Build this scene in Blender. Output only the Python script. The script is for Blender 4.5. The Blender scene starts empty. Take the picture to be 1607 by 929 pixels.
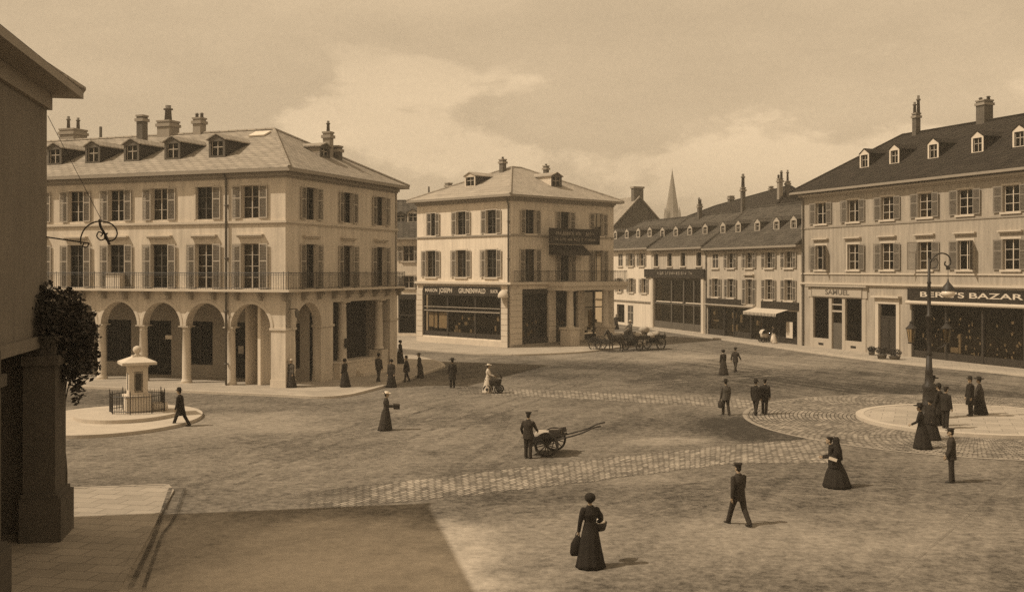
import bpy, bmesh, math, random
from mathutils import Vector, Matrix, Euler
random.seed(11)
PI = math.pi
scn = bpy.context.scene
COL = scn.collection
# ------------------------------------------------------------------ camera model (level camera, 7 m up)
F, CX, CY, H = 1667.0, 803.5, 424.0, 7.0
SUN_EL, SUN_TO = 51.0, (1.0, 0.27)      # elevation, horizontal travel direction of the light

def G(px, py, z=0.0):
    Y = F*(H-z)/(py-CY)
    return Vector(((px-CX)/F*Y, Y, z))

def S(v, w=1.0):
    """sepia pigment of red value v"""
    return (v, v*(0.885 if w >= 1 else .85), v*(0.74 if w >= 1 else .68), 1)

# ------------------------------------------------------------------ materials
MATS = {}
def nnew(nt, t, x=0, y=0, **kw):
    n = nt.nodes.new(t); n.location = (x, y)
    for k, v in kw.items(): setattr(n, k, v)
    return n

def mat(name, v, var=.25, scale=1.2, fine=22., rough=.9, bump=.15, bdist=.02, spec=.15, stretch=(1, 1, 1), col=None, tile=None, streak=0., flags=None):
    m = bpy.data.materials.new(name); m.use_nodes = True
    nt = m.node_tree; nt.nodes.clear(); L = nt.links.new
    out = nnew(nt, 'ShaderNodeOutputMaterial'); b = nnew(nt, 'ShaderNodeBsdfPrincipled')
    L(b.outputs[0], out.inputs[0])
    b.inputs['Roughness'].default_value = rough
    b.inputs['Specular IOR Level'].default_value = spec
    g = nnew(nt, 'ShaderNodeNewGeometry')
    mp = nnew(nt, 'ShaderNodeVectorMath', operation='MULTIPLY'); mp.inputs[1].default_value = stretch
    L(g.outputs['Position'], mp.inputs[0])
    n1 = nnew(nt, 'ShaderNodeTexNoise'); n1.inputs['Scale'].default_value = scale; n1.inputs['Detail'].default_value = 7; n1.inputs['Roughness'].default_value = .62
    L(mp.outputs[0], n1.inputs['Vector'])
    n2 = nnew(nt, 'ShaderNodeTexNoise'); n2.inputs['Scale'].default_value = fine; n2.inputs['Detail'].default_value = 4
    L(mp.outputs[0], n2.inputs['Vector'])
    def mth(op, a, bb):
        q = nnew(nt, 'ShaderNodeMath', operation=op)
        for i, s in ((0, a), (1, bb)):
            if isinstance(s, (int, float)): q.inputs[i].default_value = s
            else: L(s, q.inputs[i])
        return q.outputs[0]
    f = mth('ADD', mth('MULTIPLY', mth('SUBTRACT', n1.outputs[0], .5), 2.4*var), mth('MULTIPLY', mth('SUBTRACT', n2.outputs[0], .5), 1.3*var))
    if streak:
        ms = nnew(nt, 'ShaderNodeVectorMath', operation='MULTIPLY'); ms.inputs[1].default_value = (2.2, 2.2, .18)
        L(g.outputs['Position'], ms.inputs[0])
        n3 = nnew(nt, 'ShaderNodeTexNoise'); n3.inputs['Scale'].default_value = 1.6; n3.inputs['Detail'].default_value = 5
        L(ms.outputs[0], n3.inputs['Vector'])
        f = mth('ADD', f, mth('MULTIPLY', mth('SUBTRACT', n3.outputs[0], .5), 2*streak))
    hgt = n2.outputs[0]
    if flags:                                  # joints between paving flags: (length, width, turn in degrees, strength)
        fl, fw, fa, fs = flags
        mf = nnew(nt, 'ShaderNodeMapping'); L(g.outputs['Position'], mf.inputs[0]); mf.inputs['Rotation'].default_value = (0, 0, math.radians(fa))
        bf = nnew(nt, 'ShaderNodeTexBrick'); L(mf.outputs[0], bf.inputs['Vector']); bf.inputs['Scale'].default_value = 1
        bf.inputs['Brick Width'].default_value = fl; bf.inputs['Row Height'].default_value = fw; bf.inputs['Mortar Size'].default_value = .018; bf.inputs['Mortar Smooth'].default_value = .3
        bf.inputs['Color1'].default_value = (1, 1, 1, 1); bf.inputs['Color2'].default_value = (.62, .62, .62, 1); bf.inputs['Mortar'].default_value = (0, 0, 0, 1)
        f = mth('ADD', f, mth('MULTIPLY', mth('SUBTRACT', bf.outputs[0], .75), fs)); hgt = bf.outputs[0]
    if tile:                                   # courses of tiles: (tiles per metre along, courses per metre of height, strength)
        ta, tz, ts = tile
        sx = nnew(nt, 'ShaderNodeSeparateXYZ'); L(g.outputs['Position'], sx.inputs[0])
        cmb = nnew(nt, 'ShaderNodeCombineXYZ')
        L(mth('MULTIPLY', mth('ADD', mth('MULTIPLY', sx.outputs[0], .72), mth('MULTIPLY', sx.outputs[1], .69)), ta), cmb.inputs[0])
        L(mth('MULTIPLY', sx.outputs[2], tz), cmb.inputs[1])
        br = nnew(nt, 'ShaderNodeTexBrick')
        L(cmb.outputs[0], br.inputs['Vector'])
        br.inputs['Scale'].default_value = 1; br.inputs['Brick Width'].default_value = 1; br.inputs['Row Height'].default_value = 1
        br.inputs['Mortar Size'].default_value = .09; br.inputs['Mortar Smooth'].default_value = .4
        br.inputs['Color1'].default_value = (1, 1, 1, 1); br.inputs['Color2'].default_value = (.45, .45, .45, 1); br.inputs['Mortar'].default_value = (0, 0, 0, 1)
        f = mth('ADD', f, mth('MULTIPLY', mth('SUBTRACT', br.outputs[0], .6), ts))
        hgt = br.outputs[0]
    c = col or S(v)
    mul = nnew(nt, 'ShaderNodeMix', data_type='RGBA', blend_type='MULTIPLY'); mul.inputs[0].default_value = 1
    mul.inputs[6].default_value = c
    fac = mth('MAXIMUM', mth('ADD', f, 1.0), .15)
    cc = nnew(nt, 'ShaderNodeCombineXYZ')
    for i in range(3): L(fac, cc.inputs[i])
    L(cc.outputs[0], mul.inputs[7]); L(mul.outputs[2], b.inputs['Base Color'])
    if bump:
        bp = nnew(nt, 'ShaderNodeBump'); bp.inputs['Strength'].default_value = bump; bp.inputs['Distance'].default_value = bdist
        L(hgt, bp.inputs['Height']); L(bp.outputs[0], b.inputs['Normal'])
    MATS[name] = m
    return m

mat('plaster_light', .59, .17, .6, 9, streak=.38)
mat('plaster_bright', .70, .14, .6, 9, streak=.30)
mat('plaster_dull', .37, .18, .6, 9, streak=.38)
mat('plaster_row', .46, .2, .6, 9, streak=.42)
mat('plaster_shop', .30, .15, .8, 18, streak=.12)
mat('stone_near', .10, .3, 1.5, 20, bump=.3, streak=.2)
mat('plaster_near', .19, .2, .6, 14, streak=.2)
mat('stone', .58, .18, 1.4, 22, bump=.3)
mat('stone_trim', .56, .15, 1.4, 22, bump=.2)
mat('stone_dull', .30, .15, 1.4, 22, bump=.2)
mat('slate', .29, .32, .9, 12, tile=(3.2, 6, .5), bump=.6, bdist=.03)
mat('slate_bright', .34, .30, .9, 12, tile=(3.2, 6, .45), bump=.6, bdist=.03)
mat('tile_dark', .062, .5, .9, 9, tile=(3., 5, .8), bump=.7, bdist=.04, col=(0.03, 0.0249, 0.0198, 1))
mat('tile_row', .075, .5, .9, 9, tile=(3., 5, .8), bump=.7, bdist=.04)
mat('brick', .13, .35, 1.5, 25, tile=(3.5, 11, .35), bump=.5)
mat('clay', .14, .25, 3, 30)
mat('zinc', .12, .2, 2, 25, rough=.6, spec=.3)
mat('iron', .022, .3, 4, 40, rough=.55, spec=.4, col=(0.026, 0.02158, 0.01716, 1))
mat('wood_dark', .035, .35, 2, 30, rough=.7, spec=.25, stretch=(1, 1, .3), col=(0.035, 0.02905, 0.0231, 1))
mat('wood_mid', .11, .3, 2, 30, rough=.75, stretch=(1, 1, .3))
mat('paint_light', .44, .12, 3, 30, rough=.6, spec=.3)
mat('paint_white', .68, .08, 3, 30, rough=.6, spec=.3)
mat('shutter_slat', .21, .2, 3, 30, rough=.75)
mat('shutter_light', .42, .16, 3, 30, rough=.75)
mat('shutter_louvre', .13, .2, 3, 30, rough=.8)
mat('shutter_pale', .27, .16, 3, 30, rough=.8)
mat('shutter_pale_louvre', .17, .16, 3, 30, rough=.8)
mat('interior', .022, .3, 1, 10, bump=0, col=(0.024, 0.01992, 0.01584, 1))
mat('interior_mid', .07, .3, 1, 10, bump=0)
mat('curtain', .55, .12, 3, 30)
mat('sign_dark', .03, .3, 3, 30, rough=.6, col=(0.03, 0.0249, 0.0198, 1))
mat('letter', .62, .1, 4, 30)
mat('letter_dull', .34, .3, 6, 30)
mat('cloth_black', .022, .35, 6, 60, col=(0.026, 0.02158, 0.01716, 1))
mat('cloth_dark', .04, .35, 6, 60, col=(0.042, 0.03486, 0.02772, 1))
mat('cloth_mid', .085, .3, 6, 60)
mat('cloth_pale', .55, .12, 6, 60)
mat('skin', .36, .08, 8, 60, rough=.6, bump=0, col=(.38, .29, .2, 1))
mat('hair', .025, .3, 10, 60, col=(0.028, 0.02324, 0.01848, 1))
mat('straw', .60, .1, 12, 60)
mat('leather', .025, .3, 6, 50, rough=.5, spec=.4, col=(0.025, 0.02075, 0.0165, 1))
mat('sack', .40, .22, 5, 40, bump=.4)
mat('paper', .75, .05, 5, 40)
mat('horsehair', .045, .25, 5, 50, rough=.6, col=(0.05, 0.0415, 0.033, 1))
mat('spire_stone', .22, .2, .5, 5)
mat('kerb', .48, .2, 1.5, 20, bump=.3)
mat('leaf', .035, .5, 2, 15, col=(0.035, 0.02905, 0.0231, 1), rough=.6, spec=.3)
mat('leaf_light', .075, .5, 2, 15, col=(0.075, 0.06225, 0.0495, 1), rough=.6, spec=.3)
mat('goods', .36, .8, 5, 30)

def glass_mat(name, tint=.55, dark=.02):
    m = bpy.data.materials.new(name); m.use_nodes = True
    nt = m.node_tree; nt.nodes.clear(); L = nt.links.new
    out = nnew(nt, 'ShaderNodeOutputMaterial')
    t = nnew(nt, 'ShaderNodeBsdfTransparent'); t.inputs[0].default_value = (tint, tint*.9, tint*.74, 1)
    gl = nnew(nt, 'ShaderNodeBsdfGlossy'); gl.inputs['Roughness'].default_value = .04; gl.inputs[0].default_value = (.9, .85, .7, 1)
    lw = nnew(nt, 'ShaderNodeLayerWeight'); lw.inputs[0].default_value = .5
    pw = nnew(nt, 'ShaderNodeMath', operation='POWER'); L(lw.outputs['Facing'], pw.inputs[0]); pw.inputs[1].default_value = 5
    fr = nnew(nt, 'ShaderNodeMath', operation='MULTIPLY_ADD'); L(pw.outputs[0], fr.inputs[0]); fr.inputs[1].default_value = .8; fr.inputs[2].default_value = .018
    g = nnew(nt, 'ShaderNodeNewGeometry'); ns = nnew(nt, 'ShaderNodeTexNoise'); ns.inputs['Scale'].default_value = 2.5
    L(g.outputs['Position'], ns.inputs['Vector'])
    bp = nnew(nt, 'ShaderNodeBump'); bp.inputs['Strength'].default_value = .1; bp.inputs['Distance'].default_value = .05
    L(ns.outputs[0], bp.inputs['Height']); L(bp.outputs[0], gl.inputs['Normal'])
    mx = nnew(nt, 'ShaderNodeMixShader'); L(fr.outputs[0], mx.inputs[0]); L(t.outputs[0], mx.inputs[1]); L(gl.outputs[0], mx.inputs[2])
    L(mx.outputs[0], out.inputs[0]); MATS[name] = m
glass_mat('glass', .27); glass_mat('glass_shop', .58); glass_mat('lantern_glass', .8)
mat('globe', .72, .05, 3, 30, rough=.3, spec=.4, bump=0)

# ------------------------------------------------------------------ mesh helpers
class MB:
    def __init__(s): s.bm = bmesh.new()
    def face(s, pts):
        return s.bm.faces.new([s.bm.verts.new(p) for p in pts])
    def box(s, x0, x1, y0, y1, z0, z1, M=None):
        v = [s.bm.verts.new((x, y, z)) for z in (z0, z1) for y in (y0, y1) for x in (x0, x1)]
        for f in ((0, 2, 3, 1), (4, 5, 7, 6), (0, 1, 5, 4), (2, 6, 7, 3), (0, 4, 6, 2), (1, 3, 7, 5)):
            s.bm.faces.new([v[i] for i in f])
        if M is not None:
            for q in v: q.co = M @ q.co
        return s
    def prism(s, pts, z0, z1):
        a = [s.bm.verts.new((p[0], p[1], z0)) for p in pts]; b = [s.bm.verts.new((p[0], p[1], z1)) for p in pts]
        n = len(pts); s.bm.faces.new(b); s.bm.faces.new(a[::-1])
        for i in range(n): s.bm.faces.new([a[i], a[(i+1) % n], b[(i+1) % n], b[i]])
        return s
    def tube(s, pts, rad, seg=8, caps=True):
        pts = [Vector(p) for p in pts]; n = len(pts)
        if not isinstance(rad, (list, tuple)): rad = [rad]*n
        rings = []; up = None
        for i, p in enumerate(pts):
            d = (pts[min(i+1, n-1)] - pts[max(i-1, 0)]).normalized()
            if up is None:
                up = Vector((0, 0, 1)) if abs(d.z) < .9 else Vector((0, 1, 0))
            x = d.cross(up).normalized(); y = x.cross(d).normalized(); up = y
            r = rad[i]; rx, ry = r if isinstance(r, (list, tuple)) else (r, r)
            rings.append([s.bm.verts.new(p + x*rx*math.cos(2*PI*k/seg) + y*ry*math.sin(2*PI*k/seg)) for k in range(seg)])
        for a, b in zip(rings, rings[1:]):
            for k in range(seg): s.bm.faces.new([a[k], a[(k+1) % seg], b[(k+1) % seg], b[k]])
        if caps:
            s.bm.faces.new(rings[0][::-1]); s.bm.faces.new(rings[-1])
        return s
    def lathe(s, prof, seg=16, c=(0, 0, 0), caps=True):
        rings = []
        for r, z in prof:
            rings.append([s.bm.verts.new((c[0]+r*math.cos(2*PI*k/seg), c[1]+r*math.sin(2*PI*k/seg), c[2]+z)) for k in range(seg)])
        for a, b in zip(rings, rings[1:]):
            for k in range(seg): s.bm.faces.new([a[k], a[(k+1) % seg], b[(k+1) % seg], b[k]])
        if caps:
            s.bm.faces.new(rings[0][::-1]); s.bm.faces.new(rings[-1])
        return s
    def loft(s, rings, n=20, fold=0, nf=9, ph=0):
        """rings: (cx, cy, z, rx, ry[, foldscale])"""
        rr = []
        for q in rings:
            cx, cy, z, rx, ry = q[:5]; fs = q[5] if len(q) > 5 else 0
            ring = []
            for k in range(n):
                t = 2*PI*k/n
                m = 1 + fold*fs*math.sin(nf*t+ph+1.3*math.sin(t+ph))
                ring.append(s.bm.verts.new((cx+rx*m*math.cos(t), cy+ry*m*math.sin(t), z)))
            rr.append(ring)
        for a, b in zip(rr, rr[1:]):
            for k in range(n): s.bm.faces.new([a[k], a[(k+1) % n], b[(k+1) % n], b[k]])
        s.bm.faces.new(rr[0][::-1]); s.bm.faces.new(rr[-1])
        return s
    def ball(s, c, r, u=12, v=8, M=None):
        rx, ry, rz = r if isinstance(r, (list, tuple)) else (r, r, r)
        mm = Matrix.Translation(c) @ (M if M is not None else Matrix()) @ Matrix.Diagonal((rx, ry, rz, 1))
        bmesh.ops.create_uvsphere(s.bm, u_segments=u, v_segments=v, radius=1, matrix=mm)
        return s
    def mesh(s, name, smooth=False, norm=True):
        if norm: bmesh.ops.recalc_face_normals(s.bm, faces=s.bm.faces)
        me = bpy.data.meshes.new(name); s.bm.to_mesh(me); s.bm.free()
        if smooth:
            me.polygons.foreach_set('use_smooth', [True]*len(me.polygons))
        return me
    def build(s, name, m, parent=None, smooth=False, norm=True):
        return link(name, s.mesh(name, smooth, norm), m, parent)

def link(name, me, m, parent=None):
    if m and not me.materials: me.materials.append(MATS[m] if isinstance(m, str) else m)
    o = bpy.data.objects.new(name, me); COL.objects.link(o)
    if parent: o.parent = parent
    return o
def tag(o, label=None, cat=None, group=None, kind=None):
    if label: o['label'] = label
    if cat: o['category'] = cat
    if group: o['group'] = group
    if kind: o['kind'] = kind
    return o
def empty(name, loc, label, cat, rz=0, group=None):
    o = bpy.data.objects.new(name, None); COL.objects.link(o)
    o.location = loc; o.rotation_euler = (0, 0, rz); o.empty_display_size = .2
    return tag(o, label, cat, group)
def remesh(mb, name, vox, smooth_it=2):
    me = mb.mesh(name); o = bpy.data.objects.new('tmp', me); COL.objects.link(o)
    md = o.modifiers.new('r', 'REMESH'); md.mode = 'VOXEL'; md.voxel_size = vox
    if smooth_it:
        sm = o.modifiers.new('s', 'SMOOTH'); sm.iterations = smooth_it; sm.factor = .5
    dg = bpy.context.evaluated_depsgraph_get(); dg.update()
    m2 = bpy.data.meshes.new_from_object(o.evaluated_get(dg)); m2.name = name
    bpy.data.objects.remove(o); bpy.data.meshes.remove(me)
    m2.polygons.foreach_set('use_smooth', [True]*len(m2.polygons))
    return m2

# ------------------------------------------------------------------ facades: local x along the wall (left to right), y into the building
class Fac:
    def __init__(s, root, o, ang):
        s.root = root; s.ang = math.radians(ang); s.d = Vector((math.cos(s.ang), math.sin(s.ang))); s.i = Vector((-s.d.y, s.d.x))
        s.o = Vector((o[0], o[1]))
    def inner(s, b): return Fac(s.root, s.o+s.i*b, math.degrees(s.ang))
    def u(s, px):
        r = (px-CX)/F; return (r*s.o.y-s.o.x)/(s.d.x-r*s.d.y)
    def z(s, px, py): return H-(py-CY)/F*(s.o.y+s.d.y*s.u(px))
    def W(s, u, b=0, z=0):
        p = s.o+s.d*u+s.i*b; return Vector((p.x, p.y, z))
    def put(s, o, u=0, z=0, b=0, parent=True):
        w = s.W(u, b, z)
        if parent: o.parent = s.root; o.location = w-s.root.location
        else: o.location = w
        o.rotation_euler = (0, 0, s.ang); return o
    def part(s, mb, name, m, u=0, z=0, b=0, smooth=False):
        return s.put(mb.build(name, m, None, smooth), u, z, b)

def wall_mb(u0, u1, z0, z1, holes, reveal=.28):
    mb = MB(); holes = [(max(h[0], u0), min(h[1], u1), max(h[2], z0), min(h[3], z1)) for h in holes]
    xs = sorted({u0, u1, *[round(h[i], 4) for h in holes for i in (0, 1)]}); zs = sorted({z0, z1, *[round(h[i], 4) for h in holes for i in (2, 3)]})
    holes = [tuple(round(q, 4) for q in h) for h in holes]
    for xa, xb in zip(xs, xs[1:]):
        run = None
        for za, zb in list(zip(zs, zs[1:]))+[(None, None)]:
            inside = za is None or any(h[0] <= (xa+xb)/2 <= h[1] and h[2] <= (za+zb)/2 <= h[3] for h in holes)
            if not inside:
                run = (run[0], zb) if run else (za, zb)
            elif run:
                mb.face([(xa, 0, run[0]), (xb, 0, run[0]), (xb, 0, run[1]), (xa, 0, run[1])]); run = None
    for a, b, c, d in holes:
        for p, q in (((a, c), (a, d)), ((a, d), (b, d)), ((b, d), (b, c)), ((b, c), (a, c))):
            if p[1] == q[1] and (p[1] <= z0+1e-3): continue
            mb.face([(p[0], 0, p[1]), (q[0], 0, q[1]), (q[0], reveal, q[1]), (p[0], reveal, p[1])])
    return mb

MESH = {}
def cached(key, fn):
    if key not in MESH: MESH[key] = fn()
    return MESH[key]
def shutter_mesh(w, h):
    def f():
        mb = MB(); t = .035; s = .07
        mb.box(0, s, -t, 0, 0, h).box(w-s, w, -t, 0, 0, h)
        zr = [0, h*.60, h-s]
        for z in zr: mb.box(s, w-s, -t+.002, -.002, z, z+s)
        for za, zb in ((s, h*.60), (h*.60+s, h-s)):
            n = max(3, int((zb-za)/.085)); st = (zb-za)/n
            for k in range(n):
                z = za+k*st
                M = Matrix.Translation((0, -t*.5, z+st*.5)) @ Matrix.Rotation(math.radians(38), 4, 'X')
                nf = len(mb.bm.faces); mb.box(s, w-s, -.028, .028, -.006, .006, M)
                mb.bm.faces.ensure_lookup_table()
                for f_ in mb.bm.faces[nf:]: f_.material_index = 1
        return mb.mesh('shutter')
    return cached(('sh', round(w, 2), round(h, 2)), f)
def casement_mesh(w, h, rows):
    def f():
        mb = MB(); s = .05
        mb.box(0, s, 0, .06, 0, h).box(w-s, w, 0, .06, 0, h).box(s, w-s, 0, .06, 0, s).box(s, w-s, 0, .06, h-s, h)
        mb.box(w/2-.035, w/2+.035, -.01, .05, s, h-s)
        for k in range(1, rows):
            z = h*k/rows; mb.box(s, w/2-.05, .01, .045, z-.016, z+.016).box(w/2+.05, w-s, .01, .045, z-.016, z+.016)
        return mb.mesh('window')
    return cached(('ca', round(w, 2), round(h, 2), rows), f)
def curtain_mesh(w, h):
    def f():
        mb = MB(); n = 14
        for side in (0, 1):
            def P(k, z):
                t = k/n; ww = w*.46*(1-.45*math.sin(PI*min(1, max(0, 1-z/h)))) if z < h*.98 else w*.48
                x = t*ww; y = .035*math.sin(t*26)
                return ((x if side == 0 else w-x), y, z)
            zs = [0, h*.25, h*.5, h*.75, h]
            for za, zb in zip(zs, zs[1:]):
                for k in range(n): mb.face([P(k, za), P(k+1, za), P(k+1, zb), P(k, zb)])
        return mb.mesh('curtain', True)
    return cached(('cu', round(w, 2), round(h, 2)), f)
def pane_mesh(w, h):
    def f():
        mb = MB(); mb.face([(.06, 0, .06), (w-.06, 0, .06), (w-.06, 0, h-.06), (.06, 0, h-.06)]); return mb.mesh('pane')
    return cached(('pa', round(w, 2), round(h, 2)), f)
def box_mesh(name, *a):
    return cached((name,)+tuple(round(q, 3) for q in a), lambda: MB().box(*a).mesh(name))
def surround_mesh(w, h, s=.14):
    def f():
        mb = MB(); mb.box(-s, 0, -.035, .0, 0, h).box(w, w+s, -.035, 0, 0, h).box(-s, w+s, -.04, 0, h, h+s); return mb.mesh('surround')
    return cached(('su', round(w, 2), round(h, 2), s), f)
def hood_mesh(w):
    def f():
        mb = MB(); mb.box(-.32, w+.32, -.26, 0, .10, .19).box(-.25, w+.25, -.16, 0, 0, .10); return mb.mesh('hood')
    return cached(('ho', round(w, 2)), f)

def window(fac, uc, z0, w, h, rows=3, sh=('o', 'o'), shw=None, curtain=None, sill=True, surr='stone_trim', hood=None, frame='paint_light', shm='shutter_light', deep=.2):
    """a window part: casement (own mesh) > pane, shutter, surround, sill, hood, curtain"""
    wo = fac.put(link('window', casement_mesh(w, h, rows), None), uc-w/2, z0, deep)
    def sub(name, me, m, x=0, y=0, z=0, rz=0):
        o = bpy.data.objects.new(name, me); COL.objects.link(o); o.parent = wo; o.location = (x, y, z); o.rotation_euler = (0, 0, rz)
        while len(me.materials) < (2 if name == 'shutter' else 1): me.materials.append(None)
        o.material_slots[0].link = 'OBJECT'; o.material_slots[0].material = MATS[m]
        if name == 'shutter':
            o.material_slots[1].link = 'OBJECT'; o.material_slots[1].material = MATS['shutter_pale_louvre' if m == 'shutter_pale' else 'shutter_louvre']
        return o
    if not wo.data.materials: wo.data.materials.append(None)
    wo.material_slots[0].link = 'OBJECT'; wo.material_slots[0].material = MATS[frame]
    sub('pane', pane_mesh(w, h), 'glass', 0, .03, 0)
    shw = shw or w*.5
    d = -deep
    if surr: sub('surround', surround_mesh(w, h), surr, 0, d, 0)
    if sill: sub('sill', box_mesh('sill', -.2, w+.2, -.14, .02, -.14, 0.), surr or 'stone_trim', 0, d, 0)
    if hood: sub('hood', hood_mesh(w), 'stone_trim', 0, d, h+hood)
    for side, st in zip((0, 1), sh):
        if not st: continue
        me = shutter_mesh(shw, h)
        if st == 'o':
            j = random.uniform(.03, .13)
            if side == 0: sub('shutter', me, shm, -shw*math.cos(j)-.02, d-.05-shw*math.sin(j), 0, j)
            else: sub('shutter', me, shm, w+.02, d-.05, 0, -j)
        elif st == 'h':                        # half open, standing out from the wall
            if side == 0: sub('shutter', me, shm, -shw*.5-.02, d-.05-shw*.86, 0, math.radians(60))
            else: sub('shutter', me, shm, w+.02, d-.05, 0, math.radians(-60))
        elif st == 'c':
            sub('shutter', me, shm, .0 if side == 0 else w-shw, d+.03, 0)
    if curtain:
        sub('curtain', curtain_mesh(w, h), curtain, 0, .16, 0)
    return wo

def text_mesh(s, size, depth=.012, align='CENTER', w=None):
    cu = bpy.data.curves.new('t', 'FONT'); cu.body = s; cu.size = size; cu.extrude = depth; cu.align_x = align; cu.align_y = 'CENTER'; cu.offset = size*.012
    o = bpy.data.objects.new('t', cu); COL.objects.link(o)
    dg = bpy.context.evaluated_depsgraph_get(); dg.update()
    me = bpy.data.meshes.new_from_object(o.evaluated_get(dg)); me.name = 'lettering'
    bpy.data.objects.remove(o)
    xs = [v.co.x for v in me.vertices]; ww = max(xs)-min(xs); mid = (max(xs)+min(xs))/2
    k = (w/ww) if w else 1
    for v in me.vertices:                       # stand it up: text x -> x, text y -> z, facing -y
        x, y, z = v.co; v.co = ((x-mid)*k, -z, y)
    return me
def dabs_mesh(w, h, n, seed):
    """worn unreadable lettering: short upright strokes"""
    r = random.Random(seed); mb = MB()
    for k in range(n):
        x = -w/2+w*(k+.5)/n
        if r.random() < .12: continue
        bw = w/n*r.uniform(.16, .3); hh = h*r.uniform(.6, 1)
        mb.box(x-bw, x-bw*.3, -.012, .012, -hh/2, hh/2)
        if r.random() < .7:
            zc = r.choice((-.4, 0, .38))*hh; mb.box(x-bw*.3, x+bw, -.012, .012, zc-h*.08, zc+h*.08)
        if r.random() < .6: mb.box(x+bw*.4, x+bw, -.011, .011, -hh/2, hh/2*r.uniform(.2, 1))
    return mb.mesh('lettering')
def sign(fac, name, u0, u1, z0, z1, off, label, m='sign_dark', texts=(), lm='letter', edge='wood_dark', thick=.12):
    """a sign board hung on a facade; texts: (string or dabs, centre u, centre z, size, width)"""
    uc = (u0+u1)/2; zc = (z0+z1)/2; w = u1-u0; h = z1-z0
    mb = MB().box(-w/2, w/2, 0, thick, -h/2, h/2)
    o = fac.put(mb.build(name, m), uc, zc, -off, parent=False); tag(o, label, 'sign')
    fr = MB(); e = .07
    fr.box(-w/2-e, w/2+e, -.04, thick, h/2, h/2+e).box(-w/2-e, w/2+e, -.04, thick, -h/2-e, -h/2).box(-w/2-e, -w/2, -.04, thick, -h/2, h/2).box(w/2, w/2+e, -.04, thick, -h/2, h/2)
    fr.build('frame', edge, o)
    for t, u, z, size, ww in texts:
        me = text_mesh(t, size, w=ww) if isinstance(t, str) else dabs_mesh(ww, size, t[0], t[1])
        l = link('lettering', me, lm, o); l.location = (u-uc, -.012, z-zc)
    return o

def hip_roof(root, fr, a0, a1, b0, b1, z0, ridge, m, soffit='stone_dull', thick=.2, name='roof'):
    """fr: a Fac whose x is a, inward is b; ridge: two (a, b, z)"""
    r0, r1 = ridge; mb = MB()
    A, B, C, D = (a0, b0, z0), (a1, b0, z0), (a1, b1, z0), (a0, b1, z0)
    if (Vector(r0)-Vector(r1)).length < .01:
        for p, q in ((A, B), (B, C), (C, D), (D, A)): mb.face([p, q, r0])
    else:
        mb.face([A, B, r1, r0]); mb.face([B, C, r1]); mb.face([C, D, r0, r1]); mb.face([D, A, r0])
    ro = fr.part(mb, name, m)
    eb = MB()
    eb.box(a0, a1, b0, b1, z0-thick, z0-.012)
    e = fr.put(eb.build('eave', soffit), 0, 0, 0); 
    w = e.location.copy(); e.parent = ro; e.location = (0, 0, 0); e.rotation_euler = (0, 0, 0)
    # ridge and hip capping
    cb = MB(); dz = Vector((0, 0, .02))
    for p, q in ((r0, r1), (A, r0), (D, r0), (B, r1), (C, r1)):
        p, q = Vector(p), Vector(q)
        if (p-q).length > .05: cb.tube([p+dz, q+dz], .11, 6)
    cb.build('ridge_capping', m, ro)
    return ro

def dormer(fac, u, b, zb, w, h, k, mroof, mfront, back=None, gable=.28, mcheek=None, rows=2, pane='glass', oh=.16):
    """dormer standing on a roof of slope k; front wall at inward depth b, bottom at zb"""
    D = (h+gable)/k; De = h/k; y = .0
    mb = MB(); x0, x1 = -w/2, w/2; s = .13
    # cheeks
    mb.face([(x0, 0, 0), (x0, 0, h), (x0, De, h)]); mb.face([(x1, 0, 0), (x1, De, h), (x1, 0, h)])
    # front (frame around the opening)
    mb.face([(x0, 0, -.05), (x0+s, 0, -.05), (x0+s, 0, h), (x0, 0, h)]); mb.face([(x1-s, 0, -.05), (x1, 0, -.05), (x1, 0, h), (x1-s, 0, h)])
    mb.face([(x0+s, 0, -.05), (x1-s, 0, -.05), (x1-s, 0, .1), (x0+s, 0, .1)])
    do = fac.put(mb.build('dormer', mcheek or mroof, None), u, zb, b)
    fb = MB()
    fb.box(x0-.03, x0+s, -.05, .0-.003, -.05, h).box(x1-s, x1+.03, -.05, -.003, -.05, h).box(x0+s, x1-s, -.06, -.003, -.05, .1).box(x0+s, x1-s, -.05, -.003, h-s, h)
    v = [(x0-.03, -.05, h), (x1+.03, -.05, h), (0, -.05, h+gable)]
    fb.face(v); 
    fb.build('frame', mfront, do)
    rb = MB()
    zt = h+gable
    for sx in (-1, 1):
        e = sx*(w/2+oh); ez = h-.07*gable-oh*gable/(w/2)*.6
        p = [(e, -oh, ez), (0, -oh, zt+.01), (0, D, zt+.01), (e, max(.1, ez/k), ez)]
        rb.face(p); rb.face([(q[0], q[1], q[2]+.07) for q in p])
        rb.face([p[0], p[1], (p[1][0], p[1][1], p[1][2]+.07), (p[0][0], p[0][1], p[0][2]+.07)]); rb.face([p[3], p[0], (p[0][0], p[0][1], p[0][2]+.07), (p[3][0], p[3][1], p[3][2]+.07)])
    rb.build('dormer_roof', mroof, do)
    wb = MB(); ww = w-2*s
    wb.box(-.03, .03, .06, .1, .1, h-.0).box(x0+s, x1-s, .06, .1, h*.55, h*.55+.05)
    wb.box(x0+s, x0+s+.05, .06, .1, .1, h).box(x1-s-.05, x1-s, .06, .1, .1, h)
    wb.build('window_frame', 'paint_light', do)
    pb = MB().box(x0+s, x1-s, .10, .11, .1, h); pb.build('pane', pane if pane == 'glass' else pane, do)
    ib = MB().box(x0+s, x1-s, .5, .52, .05, h); ib.build('interior', 'interior', do)
    return do

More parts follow.
